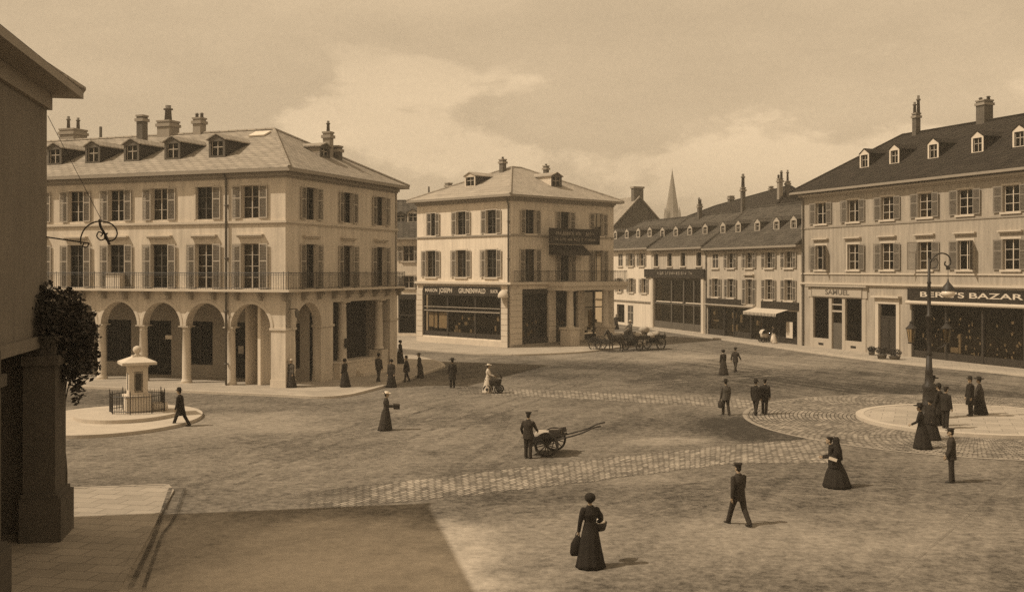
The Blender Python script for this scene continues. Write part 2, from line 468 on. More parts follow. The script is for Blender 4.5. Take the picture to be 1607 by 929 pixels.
def chimney(fac, px, yt, yb, wpx, b, pots=(), m='brick', dep=None, cap=True, sink=1.2):
    f = fac.inner(b); u = f.u(px); zt = f.z(px, yt); zb = f.z(px, yb)
    Y = f.W(u).y; w = wpx*Y/F/(abs(f.d.x)+abs(f.d.y)); d = w*1.05
    mb = MB(); mb.box(-w/2, w/2, -d/2, d/2, zb-sink-zb, zt-zb)
    o = f.put(mb.build('chimney', m, None), u, zb, 0)
    if cap:
        c = MB(); h = zt-zb
        c.box(-w/2-.09, w/2+.09, -d/2-.09, d/2+.09, h-.32, h-.12).box(-w/2-.05, w/2+.05, -d/2-.05, d/2+.05, h+.003, h+.12)
        c.build('chimney_cap', 'stone_dull', o)
    for pu, ph, pr in pots:
        p = MB().lathe([(pr, 0), (pr*.8, ph*.7), (pr*1.25, ph*.72), (pr*1.25, ph*.8), (pr*.7, ph*.82), (pr*.75, ph)], 10)
        q = p.build('chimney_pot', 'clay', o, True); q.location = (pu, 0, zt-zb+.1)
    return o
def pipe_part(fac, u, z0, z1, off, r=.07, m='zinc', root=None):
    mb = MB().tube([(0, -off-.25, z1), (0, -off, z1-.45), (0, -off, z0)], r, 8)
    for z in [z0+(z1-z0)*t for t in (.1, .35, .6, .85)]: mb.box(-r-.02, r+.02, -off-.09, 0, z-.04, z+.04)
    return fac.part(mb, 'downpipe', m, u, 0, 0, True)
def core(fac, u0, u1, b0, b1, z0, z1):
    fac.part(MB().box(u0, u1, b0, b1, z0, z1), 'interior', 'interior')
def arch_curve(c, r, zs, n=20):
    return [(c+r*math.cos(PI-PI*k/n), zs+r*math.sin(PI-PI*k/n)) for k in range(n+1)]
def arcade(fac, u0, u1, ztop, arches, zs, thick, m, mtrim, floor=0., piers=()):
    """wall of round arches carried on columns; arches (ua, ub) left to right; piers (ua, ub) go to the ground"""
    mb = MB()
    cur = u0
    for ua, ub in arches:
        for y in (0, thick):
            if ua > cur: mb.face([(cur, y, zs), (ua, y, zs), (ua, y, ztop), (cur, y, ztop)])
        pts = arch_curve((ua+ub)/2, (ub-ua)/2, zs)
        for p, q in zip(pts, pts[1:]):
            for y in (0, thick): mb.face([(p[0], y, p[1]), (q[0], y, q[1]), (q[0], y, ztop), (p[0], y, ztop)])
            mb.face([(p[0], 0, p[1]), (q[0], 0, q[1]), (q[0], thick, q[1]), (p[0], thick, p[1])])
        if ua > cur: mb.face([(cur, 0, zs), (ua, 0, zs), (ua, thick, zs), (cur, thick, zs)])
        cur = ub
    if u1 > cur:
        for y in (0, thick): mb.face([(cur, y, zs), (u1, y, zs), (u1, y, ztop), (cur, y, ztop)])
        mb.face([(cur, 0, zs), (u1, 0, zs), (u1, thick, zs), (cur, thick, zs)])
    mb.face([(u0, 0, zs), (u0, thick, zs), (u0, thick, ztop), (u0, 0, ztop)]); mb.face([(u1, 0, zs), (u1, thick, zs), (u1, thick, ztop), (u1, 0, ztop)])
    fac.part(mb, 'arcade_wall', m)
    for a, b in piers:
        fac.part(MB().box(a, b, 0.002, thick-.002, floor, zs-.13), 'pier', m)
        fac.part(MB().box(a-.07, b+.07, -.07, thick+.05, zs-.13, zs), 'impost', mtrim)
        fac.part(MB().box(a-.03, b+.03, -.035, thick+.03, floor, floor+.45), 'plinth', mtrim)
    for ua, ub in arches:
        tb = MB(); r = (ub-ua)/2; c = (ua+ub)/2
        i0 = arch_curve(c, r-.004, zs, 22); o0 = arch_curve(c, r+.17, zs, 22); o1 = arch_curve(c, r+.23, zs, 22)
        for k in range(22):
            tb.face([(i0[k][0], -.05, i0[k][1]), (i0[k+1][0], -.05, i0[k+1][1]), (o0[k+1][0], -.05, o0[k+1][1]), (o0[k][0], -.05, o0[k][1])])
            tb.face([(o0[k][0], -.05, o0[k][1]), (o0[k+1][0], -.05, o0[k+1][1]), (o1[k+1][0], .001, o1[k+1][1]), (o1[k][0], .001, o1[k][1])])
            tb.face([(i0[k][0], -.05, i0[k][1]), (i0[k+1][0], -.05, i0[k+1][1]), (i0[k+1][0], .02, i0[k+1][1]), (i0[k][0], .02, i0[k][1])])
        fac.part(tb, 'archivolt', mtrim)
def column(fac, u, b, z0, z1, r, m='stone', base=True):
    h = z1-z0
    mb = MB().lathe([(r*1.25, 0), (r*1.25, .10), (r*1.12, .16), (r*1.05, .22), (r, .28), (r*.98, h*.45), (r*.86, h-.34), (r*.95, h-.32), (r*.95, h-.26), (r*.86, h-.25), (r*.88, h-.14), (r*1.15, h-.10), (r*1.15, h-.06)], 18)
    c = fac.part(mb, 'column', m, u, z0, b, True)
    q = MB().box(-r*1.3, r*1.3, -r*1.3, r*1.3, h-.06, h-.001); q.build('capital', m, c)
    q = MB().box(-r*1.45, r*1.45, -r*1.45, r*1.45, -.02, .0); q.build('column_base', m, c)
    return c
def railing_mb(segs, h, step=.16, r=.012):
    mb = MB()
    for p, q in segs:
        p, q = Vector(p), Vector(q); L = (q-p).length; n = max(2, int(L/step))
        for z, rr in ((h, .024), (h-.12, .012), (.08, .016)): mb.tube([p+Vector((0, 0, z)), q+Vector((0, 0, z))], rr, 5)
        for k in range(n+1):
            x = p.lerp(q, k/n); big = k % 9 == 0
            mb.tube([x, x+Vector((0, 0, h+(.08 if big else 0)))], r*1.8 if big else r, 4, False)
    return mb

# ================================================================== the four big buildings
# ---- arcaded building on the left (L)
cL = G(448, 612)
L_root = empty('arcaded_building', (cL.x, cL.y, 0), 'long pale three-storey building with round arcade, balcony and a row of dormers', 'building')
LF = Fac(L_root, cL, -21.0); LR = Fac(L_root, cL, 69.0)
LEN = -38.0; DEP = 14.2; ZE = 12.95
LU = [-2.42, -5.72, -9.02, -12.33, -15.55, -18.8, -22.05, -25.3, -28.6, -31.9, -35.2]
w1, h1, w2, h2 = 1.24, 2.68, 1.22, 1.96
holes = [(u-w1/2, u+w1/2, 5.9, 5.9+h1) for u in LU]+[(u-w2/2, u+w2/2, 10.06, 10.06+h2) for u in LU]
LF.part(wall_mb(LEN, 0, 5.55, ZE-.05, holes), 'wall', 'plaster_light')
LRU = [2.78, 7.26, 11.7]
holes = [(u-w1/2, u+w1/2, 5.9, 5.9+h1) for u in LRU]+[(u-w2/2, u+w2/2, 10.06, 10.06+h2) for u in LRU]
LR.part(wall_mb(0, DEP, 5.55, ZE-.05, holes), 'wall', 'plaster_light')
for i, u in enumerate(LU):
    st = ('o', 'o')
    window(LF, u, 5.9, w1, h1, 4, st, .62, sill=False, hood=.36, curtain='curtain' if i in (0, 1, 5) else None, frame='wood_mid' if i in (2, 3, 4) else 'paint_light')
    st2 = ('o', 'o') if i != 1 else (None, 'o')
    window(LF, u, 10.06, w2, h2, 3, st2, .60, curtain=None if i in (1, 4) else ('curtain' if i % 2 == 0 else None), sill=False, frame='paint_light' if i != 1 else 'wood_mid')
for i, u in enumerate(LRU):
    window(LR, u, 5.9, w1, h1, 4, ('o', 'o'), .62, sill=False, hood=.36, curtain='curtain' if i == 1 else None, frame='wood_mid')
    window(LR, u, 10.06, w2, h2, 3, ('o', 'o'), .60, sill=False, frame='wood_mid')
def corner_bands(F1, F2, u1, u2, specs, m, name):
    for (z0, z1, off) in specs:
        F1.part(MB().box(u1, off, -off, .02, z0, z1), name, m)
        F2.part(MB().box(.02, u2, -off+.003, .02, z0+.002, z1-.002), name, m)
corner_bands(LF, LR, LEN, DEP, [(9.78, 9.92, .13), (9.70, 9.78, .06)], 'stone_trim', 'string_course')
corner_bands(LF, LR, LEN, DEP, [(12.42, 12.52, .08), (12.52, 12.74, .22)], 'stone_dull', 'cornice')
# balcony all round the corner
bal = LF.part(MB().box(LEN, .65, -.65, .05, 5.72, 5.86), 'balcony', 'stone')
q = MB(); 
q.box(.02, DEP, -.647, .05, 5.722, 5.858); qo = LR.part(q, 'balcony', 'stone')
for fac, ua, ub in ((LF, LEN, .02), (LR, .02, DEP)):
    n = int(abs(ub-ua)/1.6)
    for k in range(n+1):
        u = ua+(ub-ua)*k/n; mb = MB()
        P = [(-.55, 5.719), (-.55, 5.58), (-.3, 5.45), (-.3, 5.25), (0, 5.2), (0, 5.719)]
        a = [mb.bm.verts.new((-.09, y, z)) for y, z in P]; b = [mb.bm.verts.new((.09, y, z)) for y, z in P]
        mb.bm.faces.new(a); mb.bm.faces.new(b[::-1])
        for i in range(6): mb.bm.faces.new([a[i], b[i], b[(i+1) % 6], a[(i+1) % 6]])
        fac.part(mb, 'bracket', 'stone_dull', u)
LF.part(railing_mb([((LEN, -.6, 5.86), (.6, -.6, 5.86))], .98, .17), 'railing', 'iron')
LR.part(railing_mb([((-.6, -.6, 5.86), (DEP, -.6, 5.86)), ((DEP, -.6, 5.86), (DEP, 0, 5.86))], .98, .17), 'railing', 'iron')
# arcade along the front
cols = [-4.0-3.25*k for k in range(11)]
edges = [c for c in cols if c > LEN]
arches = [(edges[0]+.2, -1.0)]+[(edges[k+1]+.2, edges[k]-.2) for k in range(len(edges)-1)]
arches = sorted(arches)
arcade(LF, LEN, 0, 5.56, arches, 3.6, .62, 'plaster_light', 'stone', .12, piers=[(-1.0, 0)])
for c in edges: column(LF, c, .31, .14, 3.6, .27)
# side: pier, arch, pier, loggia with two columns and a beam, end pier
def side():
    r = 1.45; mb = MB()
    arcade(LR, .02, 5.4, 5.56, [(1.05, 3.95)], 3.6, .6, 'plaster_light', 'stone', .12, piers=[(0.62, 1.05), (3.95, 5.4)])
    LR.part(MB().box(5.4, 13.25, .0, .6, 4.98, 5.56), 'beam', 'stone_trim')
    LR.part(MB().box(5.4, 13.25, -.06, .0, 5.3, 5.40), 'beam_moulding', 'stone_trim')
    LR.part(MB().box(13.1, DEP, .002, .6, .12, 5.56), 'pier', 'plaster_light')
    LR.part(MB().box(13.04, DEP+.05, -.06, .62, 3.45, 3.6), 'impost', 'stone_trim')
    for u in (7.0, 11.95): column(LR, u, .28, 1.1 if u < 8 else 1.55, 4.98, .3)
    LR.part(MB().box(11.95-.45, 11.95+.45, -.2, .75, .12, 1.55), 'column_pedestal', 'stone_trim')
    LR.part(MB().box(5.45, 7.6, -.45, 3.2, .12, 1.08), 'terrace', 'stone_trim')
    LR.part(MB().box(5.40, 7.66, -.5, .62, 1.08, 1.14), 'terrace_coping', 'stone')
    LR.part(MB().box(7.6, 13.1, .55, 3.2, .12, 1.06), 'terrace', 'stone_trim')
    for k in range(5): LR.part(MB().box(7.62, 11.48, -.95+.3*k, .56, .12+.19*k, .12+.19*(k+1)-.004), 'step', 'stone')
    LR.part(MB().box(6.75, 7.2, -.12, -.05, 2.0, 2.6), 'plaque', 'sign_dark')
    # back wall of the loggia with doors
    hb = [(5.8, 6.7, 1.5, 4.2), (8.3, 9.3, 1.1, 4.3), (10.3, 11.2, 1.6, 4.3), (12.2, 12.9, 1.1, 4.2)]
    LR.part(wall_mb(.6, DEP, 0.1, 5.5, hb), 'inner_wall', 'plaster_bright', b=3.2)
    for (a, b, c, d), cu in zip(hb, ('curtain', None, 'curtain', None)):
        f = LR.inner(3.2); window(f, (a+b)/2, c, b-a, d-c, 4, (None, None), surr=None, sill=False, curtain=cu)
    LR.part(MB().box(1.9, 2.75, 2.1, 2.2, .14, 2.6), 'door', 'wood_dark')
    fi = LR.inner(3.0)
    for xa, xb, ya, yb in ((582, 590, 505, 544), (533.5, 538.5, 520, 553)):
        ua_, ub_ = fi.u(xa), fi.u(xb); za_, zb_ = fi.z((xa+xb)/2, yb), fi.z((xa+xb)/2, ya); mb = MB(); um = (ua_+ub_)/2
        mb.box(ua_, um-.05, 0, .04, za_, (za_+zb_)/2-.04).box(um+.05, ub_, 0, .04, za_, (za_+zb_)/2-.04).box(ua_, um-.05, 0, .04, (za_+zb_)/2+.04, zb_).box(um+.05, ub_, 0, .04, (za_+zb_)/2+.04, zb_)
        dd = fi.part(MB().box(ua_-.08, ub_+.08, .045, .1, za_-.1, zb_+.1), 'door_panel', 'wood_mid')
        cu_ = mb.build('blind', 'paper', dd)
    for ua_ in (7.45, 9.55): LR.part(MB().box(ua_, ua_+.6, 2.3, 3.0, 1.05, 4.9), 'pier', 'plaster_bright')
    LR.part(MB().box(.7, 5.5, 2.2, 2.4, .1, 5.5), 'inner_wall', 'plaster_bright')
side()
# gallery behind the arcade
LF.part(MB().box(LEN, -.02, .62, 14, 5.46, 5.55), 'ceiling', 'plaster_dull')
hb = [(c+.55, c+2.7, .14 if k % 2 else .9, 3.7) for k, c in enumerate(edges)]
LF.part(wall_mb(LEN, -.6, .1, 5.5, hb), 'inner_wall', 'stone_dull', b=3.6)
for k, (a, b, c, d) in enumerate(hb):
    f = LF.inner(3.6); window(f, (a+b)/2, c, b-a, d-c, 3, (None, None), surr=None, sill=False, curtain='curtain' if k == 0 else None, frame='wood_dark')
for u, z, w, h, m in ((-1.75, .7, .34, 1.9, 'paper'), (-4.75, .65, .9, 2.4, 'letter_dull'), (-11.2, 2.5, .55, .25, 'paper'), (-5.6, 1.7, .4, .5, 'letter_dull')):
    LF.part(MB().box(u-w/2, u+w/2, -.05, 0, z, z+h), 'poster', m, 0, 0, 3.59)
LF.part(MB().box(-3.2, -2.2, -.5, -.02, .13, .75), 'bench', 'wood_dark', b=3.58)
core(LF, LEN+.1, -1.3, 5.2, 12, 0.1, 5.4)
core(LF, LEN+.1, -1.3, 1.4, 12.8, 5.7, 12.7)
LF.part(MB().box(LEN, LEN+.3, .01, DEP, 0, ZE-.1), 'wall', 'plaster_light')
LF.part(MB().box(LEN, 0, DEP-.31, DEP-.01, 0, ZE-.1), 'wall', 'plaster_light')
# roof: frame with x along the front
kL = (16.35-ZE)/(7.1+.6)
hip_roof(L_root, LF, LEN-.9, .65, -.6, DEP+.65, ZE, ((LEN+6, 7.1, 16.35), (-5.5, 7.1, 16.35)), 'slate', thick=.2)
for px, ub in ((86, 0), (146, 0), (207, 0), (271, 0), (341, 0), (20, 0), (-60, 0)):
    f = LF.inner(1.75); u = f.u(px); zb = ZE+(1.75+.6)*kL
    dormer(LF, u, 1.75, zb, 1.15, 1.12, kL, 'slate', 'wood_mid', gable=.3, mcheek='wood_dark')
for px, yt, yb, wp, b, pots in ((115, 206, 222, 36, 8.2, ((-.45, 1., .13), (.45, .85, .13))), (223, 184, 222, 15, 4.6, ()), (264, 193, 214, 30, 7.3, ((0, 1.1, .26),)), (313, 188, 213, 18, 7.2, ((-.2, .35, .12), (.2, .35, .12)))):
    chimney(LF, px, yt, yb, wp, b, pots, m='brick' if px == 223 else 'stone_dull')
f = LF.inner(7.2); LF.part(MB().tube([(0, 0, -1), (0, 0, .9)], .1, 8), 'stovepipe', 'zinc', f.u(158), f.z(158, 219), 7.2)
f = LR.inner(2.6)
chimney(LR, 515, 210, 256, 15, 2.6, ((0, .75, .12),), m='stone_dull', sink=1.5)
chimney(LR, 529, 232, 262, 15, 2.3, (), m='brick', sink=1.5)
dormer(LR, LR.inner(2.6).u(497), 2.0, ZE+(2.0+.65)*(16.35-ZE)/6.15, 1.2, .7, (16.35-ZE)/6.15, 'slate', 'wood_mid', gable=.2)
LF.part(MB().box(-.6, .6, -.45, .45, 0, .1, Matrix.Rotation(math.atan(kL), 4, 'X')), 'skylight', 'paint_white', LF.inner(6.).u(408), ZE+(6.+.6)*kL+.03, 6.)
pipe_part(LF, LF.u(357), .15, 12.75, .14)
LR.part(MB().box(-.05, .05, -.5, 0, 0, .05).lathe([(.04, -.5), (.1, -.42), (.14, -.1), (.04, .02)], 8, (0, -.5, 0)), 'wall_lantern', 'zinc', .42, 4.7)
chest = LF.put(MB().box(-.55, .55, -.25, .25, 0, .92).box(-.58, .58, -.27, .27, .92, .99).build('storage_chest', 'paint_white'), LF.u(186), 5.865, -.28, parent=False)
tag(chest, 'white chest standing on the iron-railed balcony of the arcaded building', 'chest')

# ---- corner building in the middle (M)
cM = G(801, 548)
M_root = empty('corner_building', (cM.x, cM.y, 0), 'bright cream corner building with hipped roof and dark ground-floor shopfronts', 'building')
ML = Fac(M_root, cM, -45.0); MR = Fac(M_root, cM, 45.0)
WL, WR, ZM = -12.85, 14.3, 13.7
mu = [-10.75, -6.46, -2.44]; mru = [2.52, 7.23, 11.99]
w2, h2, w1, h1 = 1.3, 2.15, 1.4, 2.95
z1m, z2m = 6.35, 10.28
holes = [(u-w1/2, u+w1/2, z1m, z1m+2.5) for u in mu]+[(u-w2/2, u+w2/2, z2m, z2m+h2) for u in mu]
gl = [(-12.0, -8.55), (-8.35, -4.75), (-4.55, -1.15)]
holes += [(-12.0, -1.15, .75, 5.25)]
ML.part(wall_mb(WL, 0, 0, ZM-.05, holes), 'wall', 'plaster_bright')
holes = [(u-w1/2, u+w1/2, 5.95, 5.95+h1) for u in mru]+[(u-w2/2, u+w2/2, z2m, z2m+h2) for u in mru]
gr = [(1.45, 5.0), (5.9, 9.0), (9.9, 13.1)]
holes += [(a, b, .35, 5.3) for a, b in gr]
MR.part(wall_mb(0, WR, 0, ZM-.05, holes), 'wall', 'plaster_light')
for i, u in enumerate(mu):
    window(ML, u, z1m, w1, 2.5, 3, ('o', 'o'), .66, curtain='curtain' if i < 2 else None, frame='wood_mid')
    window(ML, u, z2m, w2, h2, 3, ('o', 'o') if i else ('c', 'o'), .64, frame='wood_mid')
for i, u in enumerate(mru):
    window(MR, u, 5.95, w1, h1, 4, ('o', 'o'), .66, sill=False, frame='wood_mid', curtain='curtain' if i == 0 else None)
    window(MR, u, z2m, w2, h2, 3, ('o', 'o'), .64, frame='wood_mid')
corner_bands(ML, MR, WL, WR, [(10.06, 10.2, .12)], 'stone_dull', 'string_course')
corner_bands(ML, MR, WL, WR, [(5.62, 5.72, .12), (5.72, 5.92, .32)], 'stone', 'cornice')
corner_bands(ML, MR, WL, WR, [(13.15, 13.3, .1), (13.3, 13.5, .3)], 'stone_dull', 'cornice')
# shopfront of the left face
sf = MB()
sf.box(-12.0, -1.15, .1, .2, 4.62, 5.2)
sf.box(-12.0, -1.15, .1, .3, .76, 1.2)
for u in (-12.0, -8.55, -4.75, -1.35): sf.box(u, u+.2, .05, .3, .76, 4.62)
sf.box(-11.8, -8.55, .08, .2, 3.05, 3.3).box(-8.35, -4.75, .08, .2, 3.05, 3.3).box(-4.55, -1.35, .08, .2, 3.05, 3.3)
sfo = ML.part(sf, 'shopfront', 'wood_dark')
ML.part(MB().box(-11.8, -1.35, .0, .079, 3.12, 3.2).box(-11.8, -1.35, .0, .08, 3.5, 3.56), 'shopfront_rail', 'letter_dull')
mb = MB()
for a, b in ((-11.8, -8.55), (-8.35, -4.75), (-4.55, -1.35)):
    mb.face([(a, .16, 1.2), (b, .16, 1.2), (b, .16, 4.62), (a, .16, 4.62)])
ML.part(mb, 'shop_window', 'glass_shop')
ML.part(MB().box(-11.4, -10.75, .3, .34, 1.6, 3.0).box(-10.6, -10.2, .3, .34, 1.5, 3.0).box(-9.95, -8.75, .3, .34, 1.5, 3.05), 'blind', 'curtain')
mb = MB(); r = random.Random(8)
for k in range(16):
    x = r.uniform(-8.2, -1.7); z = r.choice((1.2, 1.5, 1.9, 2.4)); mb.box(x, x+r.uniform(.12, .4), .3, .38, z, z+r.uniform(.15, .5))
ML.part(mb, 'shop_display', 'goods')
for k, u in enumerate((-11.2, -6.3, -2.9)): ML.part(MB().box(u-.32, u+.32, -.012, .03, .28, .5), 'cellar_vent', 'interior')
ML.part(MB().box(WL, -.0, -.06, .0, .0, .62), 'plinth', 'stone')
for ua, ub in ((-12.85, -12.0), (-1.15, -.0)):
    mb = MB()
    for k in range(9): mb.box(ua, ub, -.05, 0, .62+k*.5+.02, .62+(k+1)*.5-.02)
    ML.part(mb, 'pilaster', 'stone')
ML.part(MB().lathe([(.5, 0), (.55, .1), (.5, .35), (.3, .6), (.0, .72)], 12, caps=False), 'bollard_cap', 'stone', -.6, 4.55, -.25, True)
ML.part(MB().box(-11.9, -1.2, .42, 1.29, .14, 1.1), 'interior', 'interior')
core(ML, WL+.1, -1.3, 1.3, 11, .1, 13.3)
# right face: pilasters, portico with balcony
for a, b in ((.0, 1.45), (5.0, 5.9), (9.0, 9.9), (13.1, WR)):
    mb = MB()
    for k in range(10): mb.box(a+.005, b-.005, -.06, 0, .35+k*.5+.015, .35+(k+1)*.5-.015)
    MR.part(mb, 'pilaster', 'stone_trim')
MR.part(MB().box(.05, WR, -.1, 0, 0, .35), 'plinth', 'stone_dull')
for a, b in gr:
    mb = MB().box(a, b, .1, .3, .35, .9).box(a, b, .1, .3, 4.9, 5.3).box((a+b)/2-.06, (a+b)/2+.06, .1, .25, .9, 4.9).box(a, b, .12, .22, 3.4, 3.5)
    o = MR.part(mb, 'shopfront', 'wood_dark')
    mb = MB(); mb.face([(a, .2, .9), (b, .2, .9), (b, .2, 4.9), (a, .2, 4.9)]); MR.part(mb, 'shop_window', 'glass_shop')
    mb = MB(); r = random.Random(int(a*10))
    for k in range(9):
        x = r.uniform(a+.2, b-.5); z = r.choice((1.0, 1.25, 1.9, 2.1)); mb.box(x, x+r.uniform(.15, .35), .5, .7, z, z+r.uniform(.15, .4))
    MR.part(mb, 'shop_display', 'goods')
    MR.part(MB().box(a+.02, b-.02, .31, 1.29, .14, .8), 'interior', 'interior')
MR.part(MB().box(10.9, 11.9, .35, .39, 1.5, 3.2), 'blind', 'curtain')
mb = MB().box(4.7, WR-.3, -2.1, 0, 5.55, 5.9).box(4.8, WR-.4, -2.0, 0, 5.15, 5.45).box(4.75, WR-.35, -2.05, 0, 5.45, 5.55)
MR.part(mb, 'portico', 'stone_trim')
for u in (6.0, 11.0):
    column(MR, u, -1.7, 1.7, 5.16, .34, 'stone_trim')
    mb = MB().box(-.62, .62, -.62, .62, 0, 1.5).box(-.7, .7, -.7, .7, 1.5, 1.68); MR.part(mb, 'column_pedestal', 'stone_trim', u, .1, -1.7)
MR.part(railing_mb([((4.8, -.1, 5.92), (4.8, -2.0, 5.92)), ((4.8, -2.0, 5.92), (WR-.4, -2.0, 5.92)), ((WR-.4, -2.0, 5.92), (WR-.4, 0, 5.92))], 1.0, .16), 'railing', 'iron')
MR.part(railing_mb([((.2, -.3, 5.92), (4.75, -.3, 5.92))], 1.0, .18), 'railing', 'iron')
pipe_part(ML, -.12, .1, 13.3, .14, .08)
kM = (17.0-ZM)/(6.45+.75)
hip_roof(M_root, MR, -.75, WR+.75, -.75, 12.85+.75, ZM, ((6.6, 6.45, 17.0), (8.0, 6.45, 17.0)), 'slate_bright')
dormer(ML, ML.inner(2.).u(738), 2.0, ZM+2.75*(17.0-ZM)/7.35-.05, 1.4, 1.05, (17.0-ZM)/7.35, 'slate_bright', 'plaster_light', gable=.3, mcheek='wood_dark')
dormer(MR, MR.inner(2.).u(873), 2.0, ZM+2.75*kM-.05, 1.4, 1.05, kM, 'slate_bright', 'wood_mid', gable=.3, mcheek='plaster_light')
chimney(ML, 789, 252, 274, 11, 5.5, ((0, .25, .12),), m='brick', dep=.9)
chimney(MR, 857, 262, 277, 9, 7.5, ((0, .2, .12),), m='brick', dep=.8)
chimney(ML, 704, 289, 300, 11, 8.5, (), m='brick', dep=.8)
sg = sign(ML, 'shop_sign', -11.7, -1.3, 4.72, 5.42, .1, 'long dark fascia sign with pale capitals across the corner shop', texts=[('MAISON', -10.6, 5.07, .42, 1.75), ('JOSEPH', -8.55, 5.07, .6, 1.85), ('GRUNENWALD', -4.9, 5.07, .62, 3.6), ('SUCR', -1.95, 5.07, .38, .95)])
sg2 = sign(MR, 'balcony_sign', MR.u(849), MR.u(925), 9.45, 10.75, 1.2, 'dark hanging board with faded lettering above the corner balcony', texts=[((22, 3), (MR.u(849)+MR.u(925))/2, 10.38, .36, 5.4), ((26, 4), (MR.u(849)+MR.u(925))/2, 9.82, .30, 5.6)], lm='letter_dull', thick=.15)
br = MB()
for x in (-2.4, 2.4): br.tube([(x, .1, .5), (x, 1.2, .5)], .03, 6).tube([(x, .1, -.5), (x, 1.2, -.5)], .03, 6)
br.build('bracket', 'iron', sg2)
# awning under the board, over the balcony door
mb = MB(); a = MR.u(861)-7.2; b = MR.u(914)-7.2
mb.face([(a, 0, 9.35), (b, 0, 9.35), (b-.2, -1.5, 8.35), (a+.2, -1.5, 8.35)]); mb.face([(a, 0, 9.35), (a+.2, -1.5, 8.35), (a, 0, 8.4)]); mb.face([(b, 0, 9.35), (b, 0, 8.4), (b-.2, -1.5, 8.35)])
MR.part(mb, 'awning', 'cloth_dark', 7.2, 0, -.05)

# ---- tall building on the right (R)
cR = G(1258, 544)
R_root = empty('shop_building', (cR.x, cR.y, 0), 'tall pale building with steep dark tiled roof and white-framed dormers at right', 'building')
RF = Fac(R_root, cR, -68.8); RW = 40.0; ZR = 14.1
ru = [2.82, 7.15, 11.39, 15.62, 19.75, 24.0, 28.2, 32.4, 36.6]
wR, hR = 1.5, 1.88
holes = [(u-wR/2, u+wR/2, 11.1, 11.1+hR) for u in ru]+[(u-wR/2, u+wR/2, 7.02, 7.02+2.18) for u in ru]
g0, g1 = 13.9, 30.0
holes += [(1.6, 8.4, .12, 4.55), (10.35, 12.5, .12, 4.2), (14.1, g1, .15, 4.55)]
RF.part(wall_mb(0, RW, 0, ZR-.05, holes), 'wall', 'plaster_dull')
for i, u in enumerate(ru):
    window(RF, u, 11.1, wR, hR, 2 if i < 2 else 3, ('o', 'o'), .78, curtain='curtain' if i in (1, 2, 3) else None, frame='paint_white', shm='shutter_pale')
    window(RF, u, 7.02, wR, 2.18, 2 if i in (0, 4) else 3, ('h', 'o') if i == 3 else (('o', 'h') if i in (0, 4) else (('o', 'o') if i != 1 else (None, 'o'))), .8, hood=.42, curtain='curtain' if i in (1, 2, 3) else None, frame='paint_white', shm='shutter_pale')
def bands(fac, u0, u1, specs, m, name):
    for z0, z1, off in specs: fac.part(MB().box(u0, u1, -off, .02, z0, z1), name, m)
bands(RF, -.05, RW, [(10.72, 10.84, .06)], 'stone_dull', 'string_course')
bands(RF, -.05, RW, [(6.62, 6.74, .1), (5.62, 5.74, .1), (5.74, 5.9, .22)], 'stone_trim', 'string_course')
bands(RF, -.05, RW, [(13.5, 13.62, .12), (13.62, 13.8, .35)], 'paint_light', 'cornice')
core(RF, .3, RW-.3, 1.4, 11, .2, 13.6)
RF.part(MB().box(0, .3, .01, 12.4, 0, ZR-.1), 'wall', 'plaster_dull')
RF.part(MB().box(RW-.3, RW, .01, 12.4, 0, ZR-.1), 'wall', 'plaster_dull')
# first shop: surround, two windows and a door
mb = MB()
for a, b in ((1.3, 1.75), (3.95, 4.35), (5.75, 6.15), (8.3, 8.8)): mb.box(a, b, -.06, .2, .12, 4.62)
mb.box(1.75, 3.95, -.04, .2, .12, .95).box(6.15, 8.3, -.04, .2, .12, .95)
mb.box(4.35, 5.75, .0, .15, 3.35, 3.5).box(4.35, 5.75, .0, .15, 3.95, 4.05)
mb.box(1.1, 9.0, -.1, .1, 4.62, 5.55).box(.95, 9.15, -.35, .05, 5.55-.003, 5.68)
RF.part(mb, 'shopfront', 'paint_light')
mb = MB()
for a, b, z in ((1.75, 3.95, .95), (6.15, 8.3, .95), (4.35, 5.75, 2.4)): mb.face([(a, .12, z), (b, .12, z), (b, .12, 4.62), (a, .12, 4.62)])
RF.part(mb, 'shop_window', 'glass_shop')
RF.part(MB().box(4.4, 5.7, .1, .2, .13, 2.4), 'door', 'wood_mid')
for u in (2.85, 7.2): RF.part(MB().box(u-.35, u+.35, -.05, .0, .35, .55), 'cellar_vent', 'interior')
sign(RF, 'shop_sign', 1.7, 8.35, 4.72, 5.45, .14, 'pale fascia board reading SAMUEL over the light shopfront', m='paint_light', texts=[('SAMUEL', 5.2, 5.06, .62, 3.2)], lm='clay', edge='stone_dull', thick=.04)
RF.part(MB().box(14.15, g1-.05, .3, 1.39, .14, .6), 'interior', 'interior')
RF.part(MB().box(1.7, 8.3, .3, 1.39, .14, .5), 'interior', 'interior')
# second door with moulded surround
mb = MB().box(10.0, 10.38, -.1, .1, .12, 4.25).box(12.47, 12.85, -.1, .1, .12, 4.25).box(10.0, 12.85, -.12, .1, 4.25, 4.75).box(9.8, 13.05, -.4, .05, 4.75, 4.9)
RF.part(mb, 'door_surround', 'stone_trim')
mb = MB().box(10.38, 11.4, .18, .26, .14, 3.1).box(11.45, 12.47, .18, .26, .14, 3.1).box(10.38, 12.47, .15, .27, 3.1, 3.25)
mb.box(10.5, 11.3, .15, .18, .3, 1.3).box(11.57, 12.37, .15, .18, .3, 1.3).box(10.5, 11.3, .15, .18, 1.5, 2.9).box(11.57, 12.37, .15, .18, 1.5, 2.9)
RF.part(mb, 'door', 'wood_dark')
